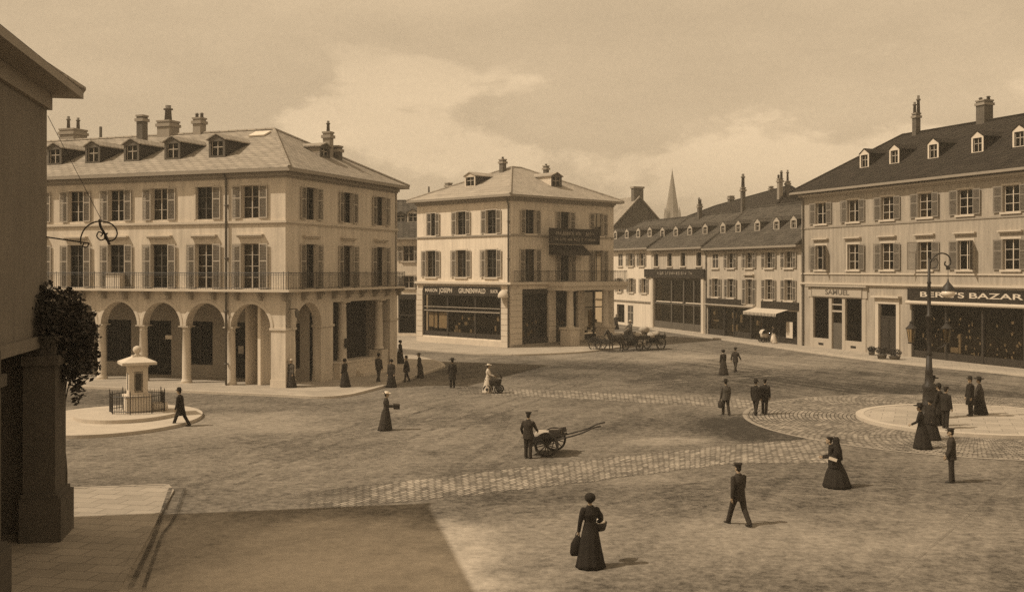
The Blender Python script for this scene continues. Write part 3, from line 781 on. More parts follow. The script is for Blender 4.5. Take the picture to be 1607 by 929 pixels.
# bazaar shopfront
mb = MB()
for u in (14.1, 17.6, 21.2, 25., 29.8): mb.box(u, u+.2, .05, .3, .15, 4.55)
mb.box(14.1, g1, .1, .3, .15, .7)
RF.part(mb, 'shopfront', 'wood_dark')
mb = MB(); mb.face([(14.1, .2, .7), (g1, .2, .7), (g1, .2, 4.55), (14.1, .2, 4.55)]); RF.part(mb, 'shop_window', 'glass_shop')
mb = MB(); r = random.Random(5)
for k in range(70):
    x = r.uniform(14.4, 29); z = r.choice((.72, .8, 1.2, 1.6, 1.9, 2.4, 2.9, 3.2))+r.uniform(0, .12); a = r.uniform(-.5, .5); mb.box(-.5*r.uniform(.05, .2), .5*r.uniform(.05, .2), -.02, .02, -.5*r.uniform(.06, .36), .5*r.uniform(.06, .3), Matrix.Translation((x, r.uniform(.25, .7), z)) @ Matrix.Rotation(a, 4, 'Y'))
mb.box(17.2, 18.6, .4, .7, .75, 1.15); mb.box(18.75, 18.95, .3, .45, .75, 2.2)
RF.part(mb, 'shop_display', 'goods')
mb = MB().tube([(13.9, -.14, 4.46), (g1, -.14, 4.46)], .15, 10)
RF.part(mb, 'awning', 'cloth_pale', 0, 0, -.16)
ub = RF.u(1449); ue = RF.u(1513)
sign(RF, 'shop_sign', 13.95, g1, 4.72, 5.5, .16, "long dark fascia board reading BERG'S BAZAR in spaced pale capitals", texts=[("BERG'S", (RF.u(1447)+RF.u(1516))/2, 5.1, .56, RF.u(1516)-RF.u(1447)), ('BAZAR', RF.u(1524)+2.45, 5.1, .56, 4.9)])
pipe_part(RF, .35, .1, 13.7, .12)
kR = (18.95-ZR)/(6.4+.8)
hip_roof(R_root, RF, -.8, RW+.8, -.8, 12.8+.8, ZR, ((5.8, 6.4, 18.95), (RW-5, 6.4, 18.95)), 'tile_dark')
for px in (1357, 1404, 1465, 1534.5, 1600):
    f = RF.inner(1.9); u = f.u(px); dormer(RF, u, 1.9, ZR+2.7*kR-.1, 1.12, 1.28, kR, 'tile_dark', 'paint_white', gable=.36, oh=.1)
chimney(RF, 1438, 180, 212, 11, 6.2, ((-.2, 1.0, .14), (.25, 1.5, .15)), m='brick', dep=1.0)
chimney(RF, 1545, 160, 196, 22, 6.5, ((-.4, .3, .15), (.4, .3, .15)), m='brick', dep=1.4)

# ================================================================== the row of old houses behind, right
def row_house(u0, u1, name, label, wallm, ze, zr, b_r=5.2, hip_left=False):
    o = RF.W(0); p = Vector((o.x, o.y)); base = Fac(None, p, -72.4)
    c = base.W(u1)
    root = empty(name, (c.x, c.y, 0), label, 'house')
    f = Fac(root, p, -72.4)
    hip_roof(root, f, u0-(.6 if hip_left else 0), u1, -.6, 2*b_r+.6, ze, ((u0+(4.5 if hip_left else .01), b_r, zr), (u1-.01, b_r, zr)), 'tile_row', thick=.22)
    core(f, u0+.1, u1-.1, 1.3, 2*b_r-.4, .1, ze-.3)
    f.part(MB().box(u0, u0+.2, .01, 2*b_r, 0, ze-.2), 'wall', wallm)
    f.part(MB().box(u1-.2, u1, .01, 2*b_r, 0, ze-.2), 'wall', wallm)
    return root, f
def cols_holes(f, pxs, w, z, h): return [(f.u(p)-w/2, f.u(p)+w/2, z, z+h) for p in pxs]
# H3: house beside the tall building
H3, f3 = row_house(-18.35, -.05, 'town_house', 'low shuttered house with dark shops and striped awning beside the tall building', 'plaster_row', 9.35, 13.75)
top = [1123, 1147, 1176, 1207, 1238]
ho = cols_holes(f3, top, 1.35, 7.2, 1.55)+[(f3.u(p)-.65, f3.u(p)+.65, 4.15 if p != 1176 else 3.55, 6.1) for p in top]
ho += [(-18.0, -.7, .12, 3.15)]
f3.part(wall_mb(-18.35, -.05, 0, 9.3, ho), 'wall', 'plaster_row')
for i, p in enumerate(top):
    window(f3, f3.u(p), 7.2, 1.35, 1.55, 3, ('c', 'c') if i == 0 else ('o', 'o'), .68, curtain='curtain' if i in (2, 4) else None, surr='stone_trim')
    zz = 4.15 if p != 1176 else 3.55
    window(f3, f3.u(p), zz, 1.3, 6.1-zz, 3, ('o', 'o'), .66, curtain='curtain' if i >= 2 else None, sill=p != 1176, hood=.3 if p == 1176 else None)
f3.part(MB().box(-18.3, -8.2, -.3, .02, 3.3, 3.42), 'shop_cornice', 'paint_light')
f3.part(MB().box(-18.3, -10.6, -.12, .02, 3.42, 4.0), 'fascia', 'sign_dark')
f3.part(MB().box(-6.9, -.4, -.12, .02, 3.3, 4.0), 'fascia', 'sign_dark')
f3.part(MB().box(-18.3, -.1, -.1, .02, 9.0, 9.15), 'cornice', 'stone_dull')
for us, bs in (((-18.0, -14.6), ((-18, -14.5),)), ((-12.6, -9.2), ((-12.5, -9.1),)), ((-7.0, -4.0, -.9), ((-7, -4), (-4, -.8)))):
    mb = MB()
    for u in us: mb.box(u, u+.2, .05, .3, .12, 3.15)
    for a, b in bs: mb.box(a, b, .1, .3, .12, .75)
    f3.part(mb, 'shopfront', 'wood_dark')
f3.part(MB().box(-17.9, -.8, .4, 1.29, .1, .6), 'interior', 'interior')
mb = MB(); mb.face([(-18, .2, .3), (-.7, .2, .3), (-.7, .2, 3.15), (-18, .2, 3.15)]); f3.part(mb, 'shop_window', 'glass_shop')
mb = MB()
for px, py, w, h in ((1149, 495, .9, .55), (1150, 515, 1.1, .7), (1160, 500, .4, .8), (1193, 505, .4, .9), (1136, 489, .5, .2), (1121, 503, 1.1, .15), (1118, 491, .4, .4), (1186, 507, .6, .5)):
    u = f3.u(px); z = f3.z(px, py); mb.box(u-w/2, u+w/2, .24, .3, z-h/2, z+h/2)
f3.part(mb, 'shop_display', 'goods')
f3.part(MB().box(-.55, .55, -.02, .01, -.75, .75), 'poster', 'letter', f3.u(1239), f3.z(1239, 518))
mb = MB(); a, b = f3.u(1186), f3.u(1239)
mb.face([(a, 0, 3.3), (b, 0, 3.3), (b, -1.3, 2.95), (a, -1.3, 2.95)])
n = 24
for k in range(n):
    x0, x1 = a+(b-a)*k/n, a+(b-a)*(k+.8)/n; mb.face([(x0, -1.3, 2.95), (x1, -1.3, 2.95), (x1-.05, -1.3, 2.65), (x0+.05, -1.3, 2.65)])
f3.part(mb, 'awning', 'cloth_pale', 0, 0, -.13)
k3 = (13.75-9.35)/5.8
for px in (1135, 1159, 1189, 1219, 1246):
    u = f3.inner(1.6).u(px); dormer(f3, u, 1.6, 9.35+2.2*k3-.1, 1.0, .95, k3, 'tile_row', 'paint_light', gable=.34, oh=.08)
chimney(f3, 1166, 296, 322, 7, 5.0, ((0, 1.5, .2),), m='brick', dep=.8)
chimney(f3, 1098, 322, 345, 7, 4.6, ((-.15, .8, .13), (.2, .6, .13)), m='brick', dep=.8)
# H2: glazed shop
H2, f2 = row_house(-32.2, -18.37, 'shop_house', 'narrow house with a two-storey dark glazed shopfront and sign above', 'plaster_row', 9.55, 13.5)
t2 = [1030, 1051, 1072, 1097]
ho = cols_holes(f2, t2, 1.2, 7.45, 1.5)+[(f2.u(1026), f2.u(1101), .2, 6.1)]
f2.part(wall_mb(-32.2, -18.37, 0, 9.5, ho), 'wall', 'plaster_row')
for p in t2: window(f2, f2.u(p), 7.45, 1.2, 1.5, 2, (None, None), frame='wood_mid')
a, b = f2.u(1026), f2.u(1101)
mb = MB(); mb.face([(a, .2, .2), (b, .2, .2), (b, .2, 6.1), (a, .2, 6.1)]); f2.part(mb, 'shop_window', 'glass_shop')
mb = MB().box(a, b, .08, .22, 3.05, 3.25).box(a, b, .08, .22, .2, 1.0).box(a, b, .1, .2, 5.9, 6.1)
for px in (1053, 1072, 1088): mb.box(f2.u(px)-.12, f2.u(px)+.12, .05, .23, .2, 5.9)
f2.part(mb, 'shopfront', 'wood_mid')
for p, q in ((1030, 1052), (1054, 1071), (1076, 1100)): f2.part(MB().box(f2.u(p), f2.u(q), .0, .06, 3.27, 3.38), 'shopfront_rail', 'paint_white')
for u in (a-.35, b+.35): f2.part(MB().box(u-.3, u+.3, -.12, .02, 0, 6.15), 'pilaster', 'stone')
sign(f2, 'shop_sign', f2.u(1014), f2.u(1107), 6.2, 7.05, .2, 'wide dark board with worn lettering above the glazed two-storey shopfront', texts=[((20, 9), (f2.u(1014)+f2.u(1107))/2+.4, 6.66, .42, 9.0)], lm='letter_dull')
k2 = (13.5-9.55)/5.8
# H1: left house
H1, f1 = row_house(-50, -32.22, 'end_house', 'hipped shuttered house at the left end of the old row', 'plaster_row', 9.75, 13.5, hip_left=True)
t1 = [974, 990, 1007]; t1b = [972, 991, 1011]
ho = cols_holes(f1, t1, 1.35, 7.5, 1.6)+cols_holes(f1, t1b, 1.3, 4.2, 1.75)+[(f1.u(985), f1.u(994), .2, 2.6), (f1.u(968), f1.u(980), .3, 2.6)]
f1.part(wall_mb(-50, -32.22, 0, 9.7, ho), 'wall', 'plaster_bright')
for i, p in enumerate(t1): window(f1, f1.u(p), 7.5, 1.35, 1.6, 2, ('c', 'c') if i == 0 else ('o', 'o'), .68)
for p in t1b: window(f1, f1.u(p), 4.2, 1.3, 1.75, 2, ('o', 'o'), .66, curtain='curtain')
f1.part(MB().box(-50, -32.3, -.15, .02, 3.05, 3.2), 'string_course', 'stone_dull')
window(f1, f1.u(989.5), .2, f1.u(994)-f1.u(985), 2.4, 2, ('c', 'c'), 1.0, surr=None, sill=False)
window(f1, f1.u(974), .3, f1.u(980)-f1.u(968), 2.3, 2, (None, None), surr=None, sill=False, frame='wood_dark')
for f, pxs in ((f1, (966, 984, 1002, 1020)), (f2, (1040, 1061, 1083, 1107))):
    for px in pxs:
        u = f.inner(1.6).u(px); dormer(f, u, 1.6, (9.75 if f is f1 else 9.55)+2.2*(k2)-.1, 1.05, .95, k2, 'tile_row', 'paint_light' if f is f2 else 'paint_light', gable=.34, oh=.1)
pipe_part(f3, -18.2, .1, 9.1, .1, .06)

# ---- houses behind
def gable_house(name, label, px, Y, w, d, ze, zr, ang, wallm='brick', roofm='slate', wins=()):
    x = (px-CX)/F*Y; root = empty(name, (x, Y, 0), label, 'house')
    f = Fac(root, Vector((x, Y))-Vector((math.cos(math.radians(ang)), math.sin(math.radians(ang))))*w/2, ang)
    ho = [(u-.55, u+.55, z, z+1.5) for u, z in wins]
    f.part(wall_mb(0, w, 0, ze, ho), 'wall', wallm)
    for u, z in wins: window(f, u, z, 1.1, 1.5, 2, ('o', 'o'), .5)
    mb = MB(); mb.face([(0, 0, ze), (w, 0, ze), (w/2, 0, zr)]); f.part(mb, 'gable', wallm)
    f.part(MB().box(0, .3, .01, d, 0, ze), 'wall', wallm); f.part(MB().box(w-.3, w, .01, d, 0, ze), 'wall', wallm)
    mb = MB(); o = .35; s = (zr-ze)/(w/2)
    for sx, xa in ((1, -o), (-1, w+o)):
        p = [(xa, -.3, ze-o*s), (w/2, -.3, zr), (w/2, d, zr), (xa, d, ze-o*s)]
        mb.face(p); mb.face([(q[0], q[1], q[2]+.2) for q in p]); mb.face([p[0], p[1], (p[1][0], p[1][1], p[1][2]+.2), (p[0][0], p[0][1], p[0][2]+.2)]); mb.face([p[3], p[0], (p[0][0], p[0][1], p[0][2]+.2), (p[3][0], p[3][1], p[3][2]+.2)])
    f.part(mb, 'roof', roofm)
    return root, f
g, gf = gable_house('gable_house', 'house with a bare dark gable wall and chimney behind the old row', 1003, 152, 7.6, 16, 13.6, 17.4, 22, 'wood_mid', 'slate')
gf.part(MB().box(-.75, .75, -.02, .9, -1.5, 1.3), 'chimney', 'brick', 3.8, 17.4, .1)
gf.part(MB().box(-.9, .9, -.1, 1.0, 1.3, 1.55), 'chimney_cap', 'stone_dull', 3.8, 17.4, .1)
# a big dark roof behind the row
bk = f3.inner(13.5); ua, ub2 = bk.u(1100), bk.u(1262)
pb = bk.W(ub2)
bkr = empty('background_house', (pb.x, pb.y, 0), 'house with long dark roof and chimney cluster rising behind the shuttered row', 'house')
fb = Fac(bkr, bk.o, math.degrees(bk.ang))
zt = bk.z(1236, 292)
hip_roof(bkr, fb, ua-3, ub2+1, -5.5, 5.5, zt-4.2, ((ua+4, 0, bk.z(1112, 325)), (ub2-3, 0, zt)), 'tile_dark')
fb.part(MB().box(ua-2, ub2, -4.8, 4.8, 0, zt-4.35), 'wall', 'plaster_row')
chimney(fb, 1224, 282, 300, 8, -2., ((-.3, .5, .14), (.3, .9, .16)), m='stone_dull', dep=1.2)
chimney(fb, 1236, 286, 300, 7, -1., ((0, 1.3, .14),), m='brick', dep=.8)
chimney(fb, 1210, 294, 304, 6, 0., (), m='brick', dep=.8)
chimney(fb, 1147, 309, 318, 9, 0, (), m='brick', dep=.8)
# house seen in the gap left of the corner building
x = (598-CX)/F*112
h4 = empty('lane_house', (x, 112, 0), 'small shuttered house with dormer in the lane left of the corner building', 'house')
f4 = Fac(h4, Vector((x, 112)), -12)
ho = [(f4.u(641)-.6, f4.u(641)+.6, f4.z(641, 410), f4.z(641, 386)), (f4.u(641)-.6, f4.u(641)+.6, f4.z(641, 452), f4.z(641, 433)), (f4.u(625), f4.u(653), .4, f4.z(641, 462))]
f4.part(wall_mb(-6, 9, 0, 10.3, ho), 'wall', 'plaster_bright')
for a_, b_, c_, d_ in ho[:2]: window(f4, (a_+b_)/2, c_, 1.2, d_-c_, 2, ('o', 'o'), .6, curtain='curtain')
a_, b_, c_, d_ = ho[2]
mb = MB(); mb.face([(a_, .15, c_), (b_, .15, c_), (b_, .15, d_), (a_, .15, d_)]); f4.part(mb, 'shop_window', 'glass_shop')
f4.part(MB().box(a_, b_, -.05, .1, d_-.5, d_).box(a_, b_, .0, .2, 2.2, 2.35).box(a_, a_+.15, .0, .2, .4, d_).box(b_-.15, b_, 0, .2, .4, d_), 'shopfront', 'wood_dark')
hip_roof(h4, f4, -6.4, 9.4, -.5, 10.5, 10.4, ((-6.3, 5, 14.6), (9.3, 5, 14.6)), 'tile_row')
dormer(f4, f4.inner(1.8).u(648), 1.8, 10.4+2.3*.76-.1, 1.2, 1.1, .76, 'tile_row', 'paint_light', gable=.3)
dormer(f4, f4.inner(1.8).u(629), 1.8, 10.4+2.3*.76-.1, 1.2, .9, .76, 'tile_row', 'wood_mid', gable=.25)
core(f4, -5.9, 8.9, 1.3, 10, .1, 10.2)
f4.part(MB().tube([(0, 0, -1), (0, 0, 1.2)], .1, 6), 'stovepipe', 'zinc', f4.inner(5).u(673), f4.z(673, 305), 5)
# church far off: only the spire shows
Ych = 420.; xs = (1055-CX)/F*Ych
ch = empty('church_spire', (xs, Ych, 0), 'slender pointed church spire far off above the old roofs', 'church')
mb = MB(); wt = 2.9
mb.box(-wt, wt, -wt, wt, 0, 27); o = mb.build('tower', 'spire_stone', ch)
mb = MB().lathe([(3.3, 27), (2.75, 29.2), (.12, 46.2)], 8); mb.build('spire', 'spire_stone', ch)
for sx in (-1, 1):
    for sy in (-1, 1): MB().lathe([(.55, 27), (.5, 29), (.03, 32)], 6, (sx*2.5, sy*2.5, 0)).build('pinnacle', 'spire_stone', ch)
MB().tube([(0, 0, 46), (0, 0, 47.4)], .06, 5).build('finial', 'iron', ch)

# ================================================================== near building at the left edge (N), in shade
N_root = empty('near_building', (-12.48, 28.5, 0), 'shaded building at the left edge with overhanging eave and stone arcade pier', 'building')
NF = Fac(N_root, Vector((-12.48, 28.5)), 101.0)
nu = [-7.6, -12, -16.4, -20.8]
ho = [(u-.6, u+.6, 8.6, 10.6) for u in nu]
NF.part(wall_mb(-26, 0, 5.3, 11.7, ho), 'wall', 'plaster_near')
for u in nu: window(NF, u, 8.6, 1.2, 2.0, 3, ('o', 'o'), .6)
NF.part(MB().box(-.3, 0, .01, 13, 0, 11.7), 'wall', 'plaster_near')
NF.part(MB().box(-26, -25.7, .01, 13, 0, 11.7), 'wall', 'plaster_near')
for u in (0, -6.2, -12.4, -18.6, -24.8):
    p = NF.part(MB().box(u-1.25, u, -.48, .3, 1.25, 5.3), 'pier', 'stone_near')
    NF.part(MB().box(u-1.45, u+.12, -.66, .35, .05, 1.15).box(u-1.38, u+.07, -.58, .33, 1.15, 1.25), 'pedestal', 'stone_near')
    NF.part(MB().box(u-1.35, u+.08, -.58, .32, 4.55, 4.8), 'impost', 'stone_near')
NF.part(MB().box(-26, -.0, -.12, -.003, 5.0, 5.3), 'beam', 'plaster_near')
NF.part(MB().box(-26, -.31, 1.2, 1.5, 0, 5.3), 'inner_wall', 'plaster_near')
for k in range(4):
    u = -1.4-6.2*k
    NF.part(MB().box(u-4.6, u-.1, 1.05, 1.2, .1, .8).box(u-.3, u-.1, 1.05, 1.2, .8, 4.2).box(u-4.6, u-4.4, 1.05, 1.2, .8, 4.2).box(u-2.5, u-2.3, 1.05, 1.2, .8, 4.2).box(u-4.6, u-.1, 1.0, 1.2, 4.2, 4.7), 'shopfront', 'paint_light')
    mb = MB(); mb.face([(u-4.4, 1.15, .8), (u-.3, 1.15, .8), (u-.3, 1.15, 4.2), (u-4.4, 1.15, 4.2)]); NF.part(mb, 'shop_window', 'glass_shop')
hip_roof(N_root, NF, -27, .78, -.78, 13.8, 11.95, ((-19, 6.5, 16.5), (-7, 6.5, 16.5)), 'slate', thick=.22)
NF.part(MB().box(-26, .1, -.12, .01, 11.3, 11.72), 'cornice', 'stone_dull')
# iron sign bracket
def NP(px, py, Y=28.45): return Vector(((px-CX)/F*Y, Y, H-(py-CY)/F*Y))
mb = MB()
mb.tube([NP(72, 372), NP(140, 382)], .022, 6)
def spl(pts, n=5):
    out = []; P = [pts[0]]+list(pts)+[pts[-1]]
    for i in range(1, len(P)-2):
        for k in range(n):
            t = k/n; a, b, c, d = P[i-1], P[i], P[i+1], P[i+2]
            out.append(.5*((2*b)+(c-a)*t+(2*a-5*b+4*c-d)*t*t+(3*b-a-3*c+d)*t**3))
    out.append(P[-2]); return out
mb.tube(spl([NP(127, 384), NP(127, 372), NP(134, 358), NP(148, 349), NP(164, 348), NP(178, 354), NP(184, 366), NP(179, 376), NP(169, 378), NP(164, 371), NP(169, 366)]), .02, 6)
mb.tube(spl([NP(172, 384), NP(166, 370), NP(158, 356), NP(156, 344)]), [.035]*15+[.012], 6)
mb.tube(spl([NP(166, 374), NP(158, 377), NP(152, 371), NP(155, 364), NP(161, 367), NP(158, 371)]), .018, 6)
mb.tube(spl([NP(140, 382), NP(136, 388), NP(130, 386), NP(133, 380)]), .016, 6)
mb.tube([NP(75, 182), NP(160, 347)], .008, 5)
o = mb.build('sign_bracket', 'iron', N_root, True); o.location = -N_root.location
# climbing plant over the pier
iv = empty('climbing_plant', (-12.0, 28.2, .15), 'dark leafy creeper hanging over the arcade pier at the left edge', 'plant')
rr = random.Random(3)
blobs = [((-12.35, 27.9, 5.55), (1.0, 1.0, 1.0)), ((-11.65, 28.2, 5.45), (.65, .7, .85)), ((-11.35, 28.3, 4.75), (.38, .45, .75)), ((-12.35, 28.2, 4.35), (.42, .6, .42)), ((-11.75, 28.2, 6.2), (.38, .45, .42)), ((-12.4, 28.0, 6.35), (.45, .5, .45)), ((-11.9, 28.25, 4.3), (.38, .4, .4)), ((-11.6, 28.3, 3.95), (.22, .3, .45))]
for nm, m_, cnt in (('foliage', 'leaf', 5200), ('foliage', 'leaf_light', 900)):
    mb = MB(); vol = [b[1][0]*b[1][1]*b[1][2] for b in blobs]
    for k in range(cnt):
        c, r = rr.choices(blobs, vol)[0]
        d = Vector((rr.gauss(0, 1), rr.gauss(0, 1), rr.gauss(0, 1))).normalized()*(rr.random()**.4)*rr.uniform(.85, 1.12)
        p = Vector(c)+Vector((d.x*r[0], d.y*r[1], d.z*r[2]-.1*rr.random()))
        s = rr.uniform(.05, .10); R_ = Euler((rr.uniform(-1.2, 1.2), rr.uniform(-1.2, 1.2), rr.uniform(0, 6.3))).to_matrix()
        mb.face([p+R_ @ Vector(q) for q in ((-s*.55, 0, 0), (0, -s, .02), (s*.55, 0, 0), (0, s, -.02))])
    me = mb.mesh(nm, norm=False)
    o = link(nm, me, m_, iv); o.location = -Vector((-12.0, 28.2, .15))
mb = MB()
for k in range(5):
    a = Vector((-12.3+.06*k, 28.62, .05)); mb.tube(spl([a, a+Vector((.06*math.sin(k*2), .0, 1.5)), a+Vector((.05*math.sin(k), .0, 3.)), Vector((-12.3+.15*k, 28.5, 4.7))]), [.035-.0015*i for i in range(16)], 6)
o = mb.build('stem', 'wood_mid', iv, True); o.location = -Vector((-12.0, 28.2, .15))

# ================================================================== ground
def ground_mat():
    m = bpy.data.materials.new('square_ground'); m.use_nodes = True
    nt = m.node_tree; nt.nodes.clear(); L = nt.links.new
    out = nnew(nt, 'ShaderNodeOutputMaterial'); b = nnew(nt, 'ShaderNodeBsdfPrincipled'); L(b.outputs[0], out.inputs[0])
    b.inputs['Roughness'].default_value = .95; b.inputs['Specular IOR Level'].default_value = .1
    g = nnew(nt, 'ShaderNodeNewGeometry')
    def sock(q, i, s):
        if isinstance(s, (int, float)): q.inputs[i].default_value = s
        elif isinstance(s, (tuple, list)): q.inputs[i].default_value = s
        else: L(s, q.inputs[i])
    def mth(op, a, bb=0., c=None):
        q = nnew(nt, 'ShaderNodeMath', operation=op); sock(q, 0, a); sock(q, 1, bb)
        if c is not None: sock(q, 2, c)
        return q.outputs[0]
    def mapped(scale, rz=0., loc=(0, 0, 0)):
        q = nnew(nt, 'ShaderNodeMapping', vector_type='TEXTURE'); L(g.outputs['Position'], q.inputs[0])
        q.inputs['Location'].default_value = loc; q.inputs['Rotation'].default_value = (0, 0, rz); q.inputs['Scale'].default_value = scale; return q.outputs[0]
    def noise(v, sc, det=6, rough=.6, dist=0):
        q = nnew(nt, 'ShaderNodeTexNoise'); L(v, q.inputs['Vector']); q.inputs['Scale'].default_value = sc; q.inputs['Detail'].default_value = det; q.inputs['Roughness'].default_value = rough; q.inputs['Distortion'].default_value = dist
        return mth('SUBTRACT', q.outputs[0], .5)
    big = noise(mapped((1, 1, 1)), .16, 7, .62, .6)
    mid = noise(mapped((1, 1, 1)), 1.1, 6, .65)
    fin = noise(mapped((1, 1, 1)), 9., 5, .7)
    grit = noise(mapped((1, 1, 1)), 42., 3, .7)
    # cart tracks sweeping the square in two directions
    tr1 = noise(mapped((7, .55, 1), math.radians(63)), .8, 5, .6, .5)
    tr2 = noise(mapped((9, .5, 1), math.radians(-66)), .9, 5, .6, .4)
    wv = noise(mapped((1, 1, 1)), .09, 4, .5)
    f = mth('ADD', mth('MULTIPLY', big, 1.8), mth('MULTIPLY', mid, 1.0))
    f = mth('ADD', f, mth('MULTIPLY', fin, 1.0)); f = mth('ADD', f, mth('MULTIPLY', grit, 2.0))
    f = mth('ADD', f, mth('MULTIPLY', tr1, .9))
    speck = noise(mapped((1, 1, 1)), 3.6, 6, .78)
    f = mth('ADD', f, mth('MULTIPLY', speck, 3.2))
    bl = nnew(nt, 'ShaderNodeMapRange'); L(noise(mapped((1, 1, 1)), .75, 7, .66), bl.inputs[0]); bl.inputs[1].default_value = .10; bl.inputs[2].default_value = .2; bl.inputs[3].default_value = 0; bl.inputs[4].default_value = -.32
    f = mth('ADD', f, bl.outputs[0])
    mwarp = noise(mapped((1, 1, 1)), .5, 5, .6)
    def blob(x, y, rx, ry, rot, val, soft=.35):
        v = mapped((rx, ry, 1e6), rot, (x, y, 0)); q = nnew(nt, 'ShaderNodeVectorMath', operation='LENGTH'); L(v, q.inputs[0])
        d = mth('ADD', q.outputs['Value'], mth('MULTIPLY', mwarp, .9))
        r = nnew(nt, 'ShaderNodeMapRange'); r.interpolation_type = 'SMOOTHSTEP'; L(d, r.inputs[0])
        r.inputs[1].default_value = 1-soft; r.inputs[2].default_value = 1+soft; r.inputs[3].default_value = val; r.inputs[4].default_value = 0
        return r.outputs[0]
    # strong ruts beside the right hand shops
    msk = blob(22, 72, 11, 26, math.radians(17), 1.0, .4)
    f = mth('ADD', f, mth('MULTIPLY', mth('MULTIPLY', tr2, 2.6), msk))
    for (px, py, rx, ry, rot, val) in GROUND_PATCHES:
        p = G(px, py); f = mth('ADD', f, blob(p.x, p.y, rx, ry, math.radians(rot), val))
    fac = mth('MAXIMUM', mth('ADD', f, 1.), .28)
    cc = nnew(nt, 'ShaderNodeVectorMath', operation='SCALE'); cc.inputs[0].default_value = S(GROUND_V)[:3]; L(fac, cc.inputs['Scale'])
    L(cc.outputs[0], b.inputs['Base Color'])
    bp = nnew(nt, 'ShaderNodeBump'); bp.inputs['Strength'].default_value = .5; bp.inputs['Distance'].default_value = .03
    L(mth('ADD', fin, mth('MULTIPLY', grit, .5)), bp.inputs['Height']); L(bp.outputs[0], b.inputs['Normal'])
    MATS['square_ground'] = m
GROUND_V = .16
# dust, worn and damp patches, plus tones painted to lift or lengthen building shadows: (pixel, half sizes in m, turn, lighter/darker)
GROUND_PATCHES = [(350, 665, 5, 3.5, 0, .3), (560, 680, 5, 3.0, 0, .22), (860, 760, 6, 1.6, 0, .1), (1130, 560, 5, 2, 0, .3), (340, 880, 6.5, 4.6, 0, 1.0), (540, 880, 3.6, 4.2, 0, .9), (440, 960, 5.5, 4, 0, .5), (230, 668, 7, 5, 0, .25), (360, 720, 9, 5, 0, .06), (1195, 675, 2.6, 4.2, 0, -.55), (1045, 692, 1.6, 1.0, 10, .55), (940, 660, 6, 3.5, 0, -.22),  # the strong pale lower-left blobs lighten the near building's cast shadow by colour
    (900, 580, 11, 7, 0, -.42), (1150, 600, 6, 6, 0, -.42), (780, 870, 2.2, 3.0, 0, .05), (1060, 850, 6.5, 3.0, 0, .32), (1320, 830, 5.0, 2.2, 0, .25), (1180, 765, 9, 1.3, 10, -.22),  # first blob: darker asphalt plus painted shade lengthening the arcaded building's shadow
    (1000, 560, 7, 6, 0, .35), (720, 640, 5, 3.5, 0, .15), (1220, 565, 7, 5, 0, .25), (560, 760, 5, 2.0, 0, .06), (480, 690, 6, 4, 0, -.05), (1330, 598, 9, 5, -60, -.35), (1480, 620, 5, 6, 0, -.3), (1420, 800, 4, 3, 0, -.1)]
ground_mat()
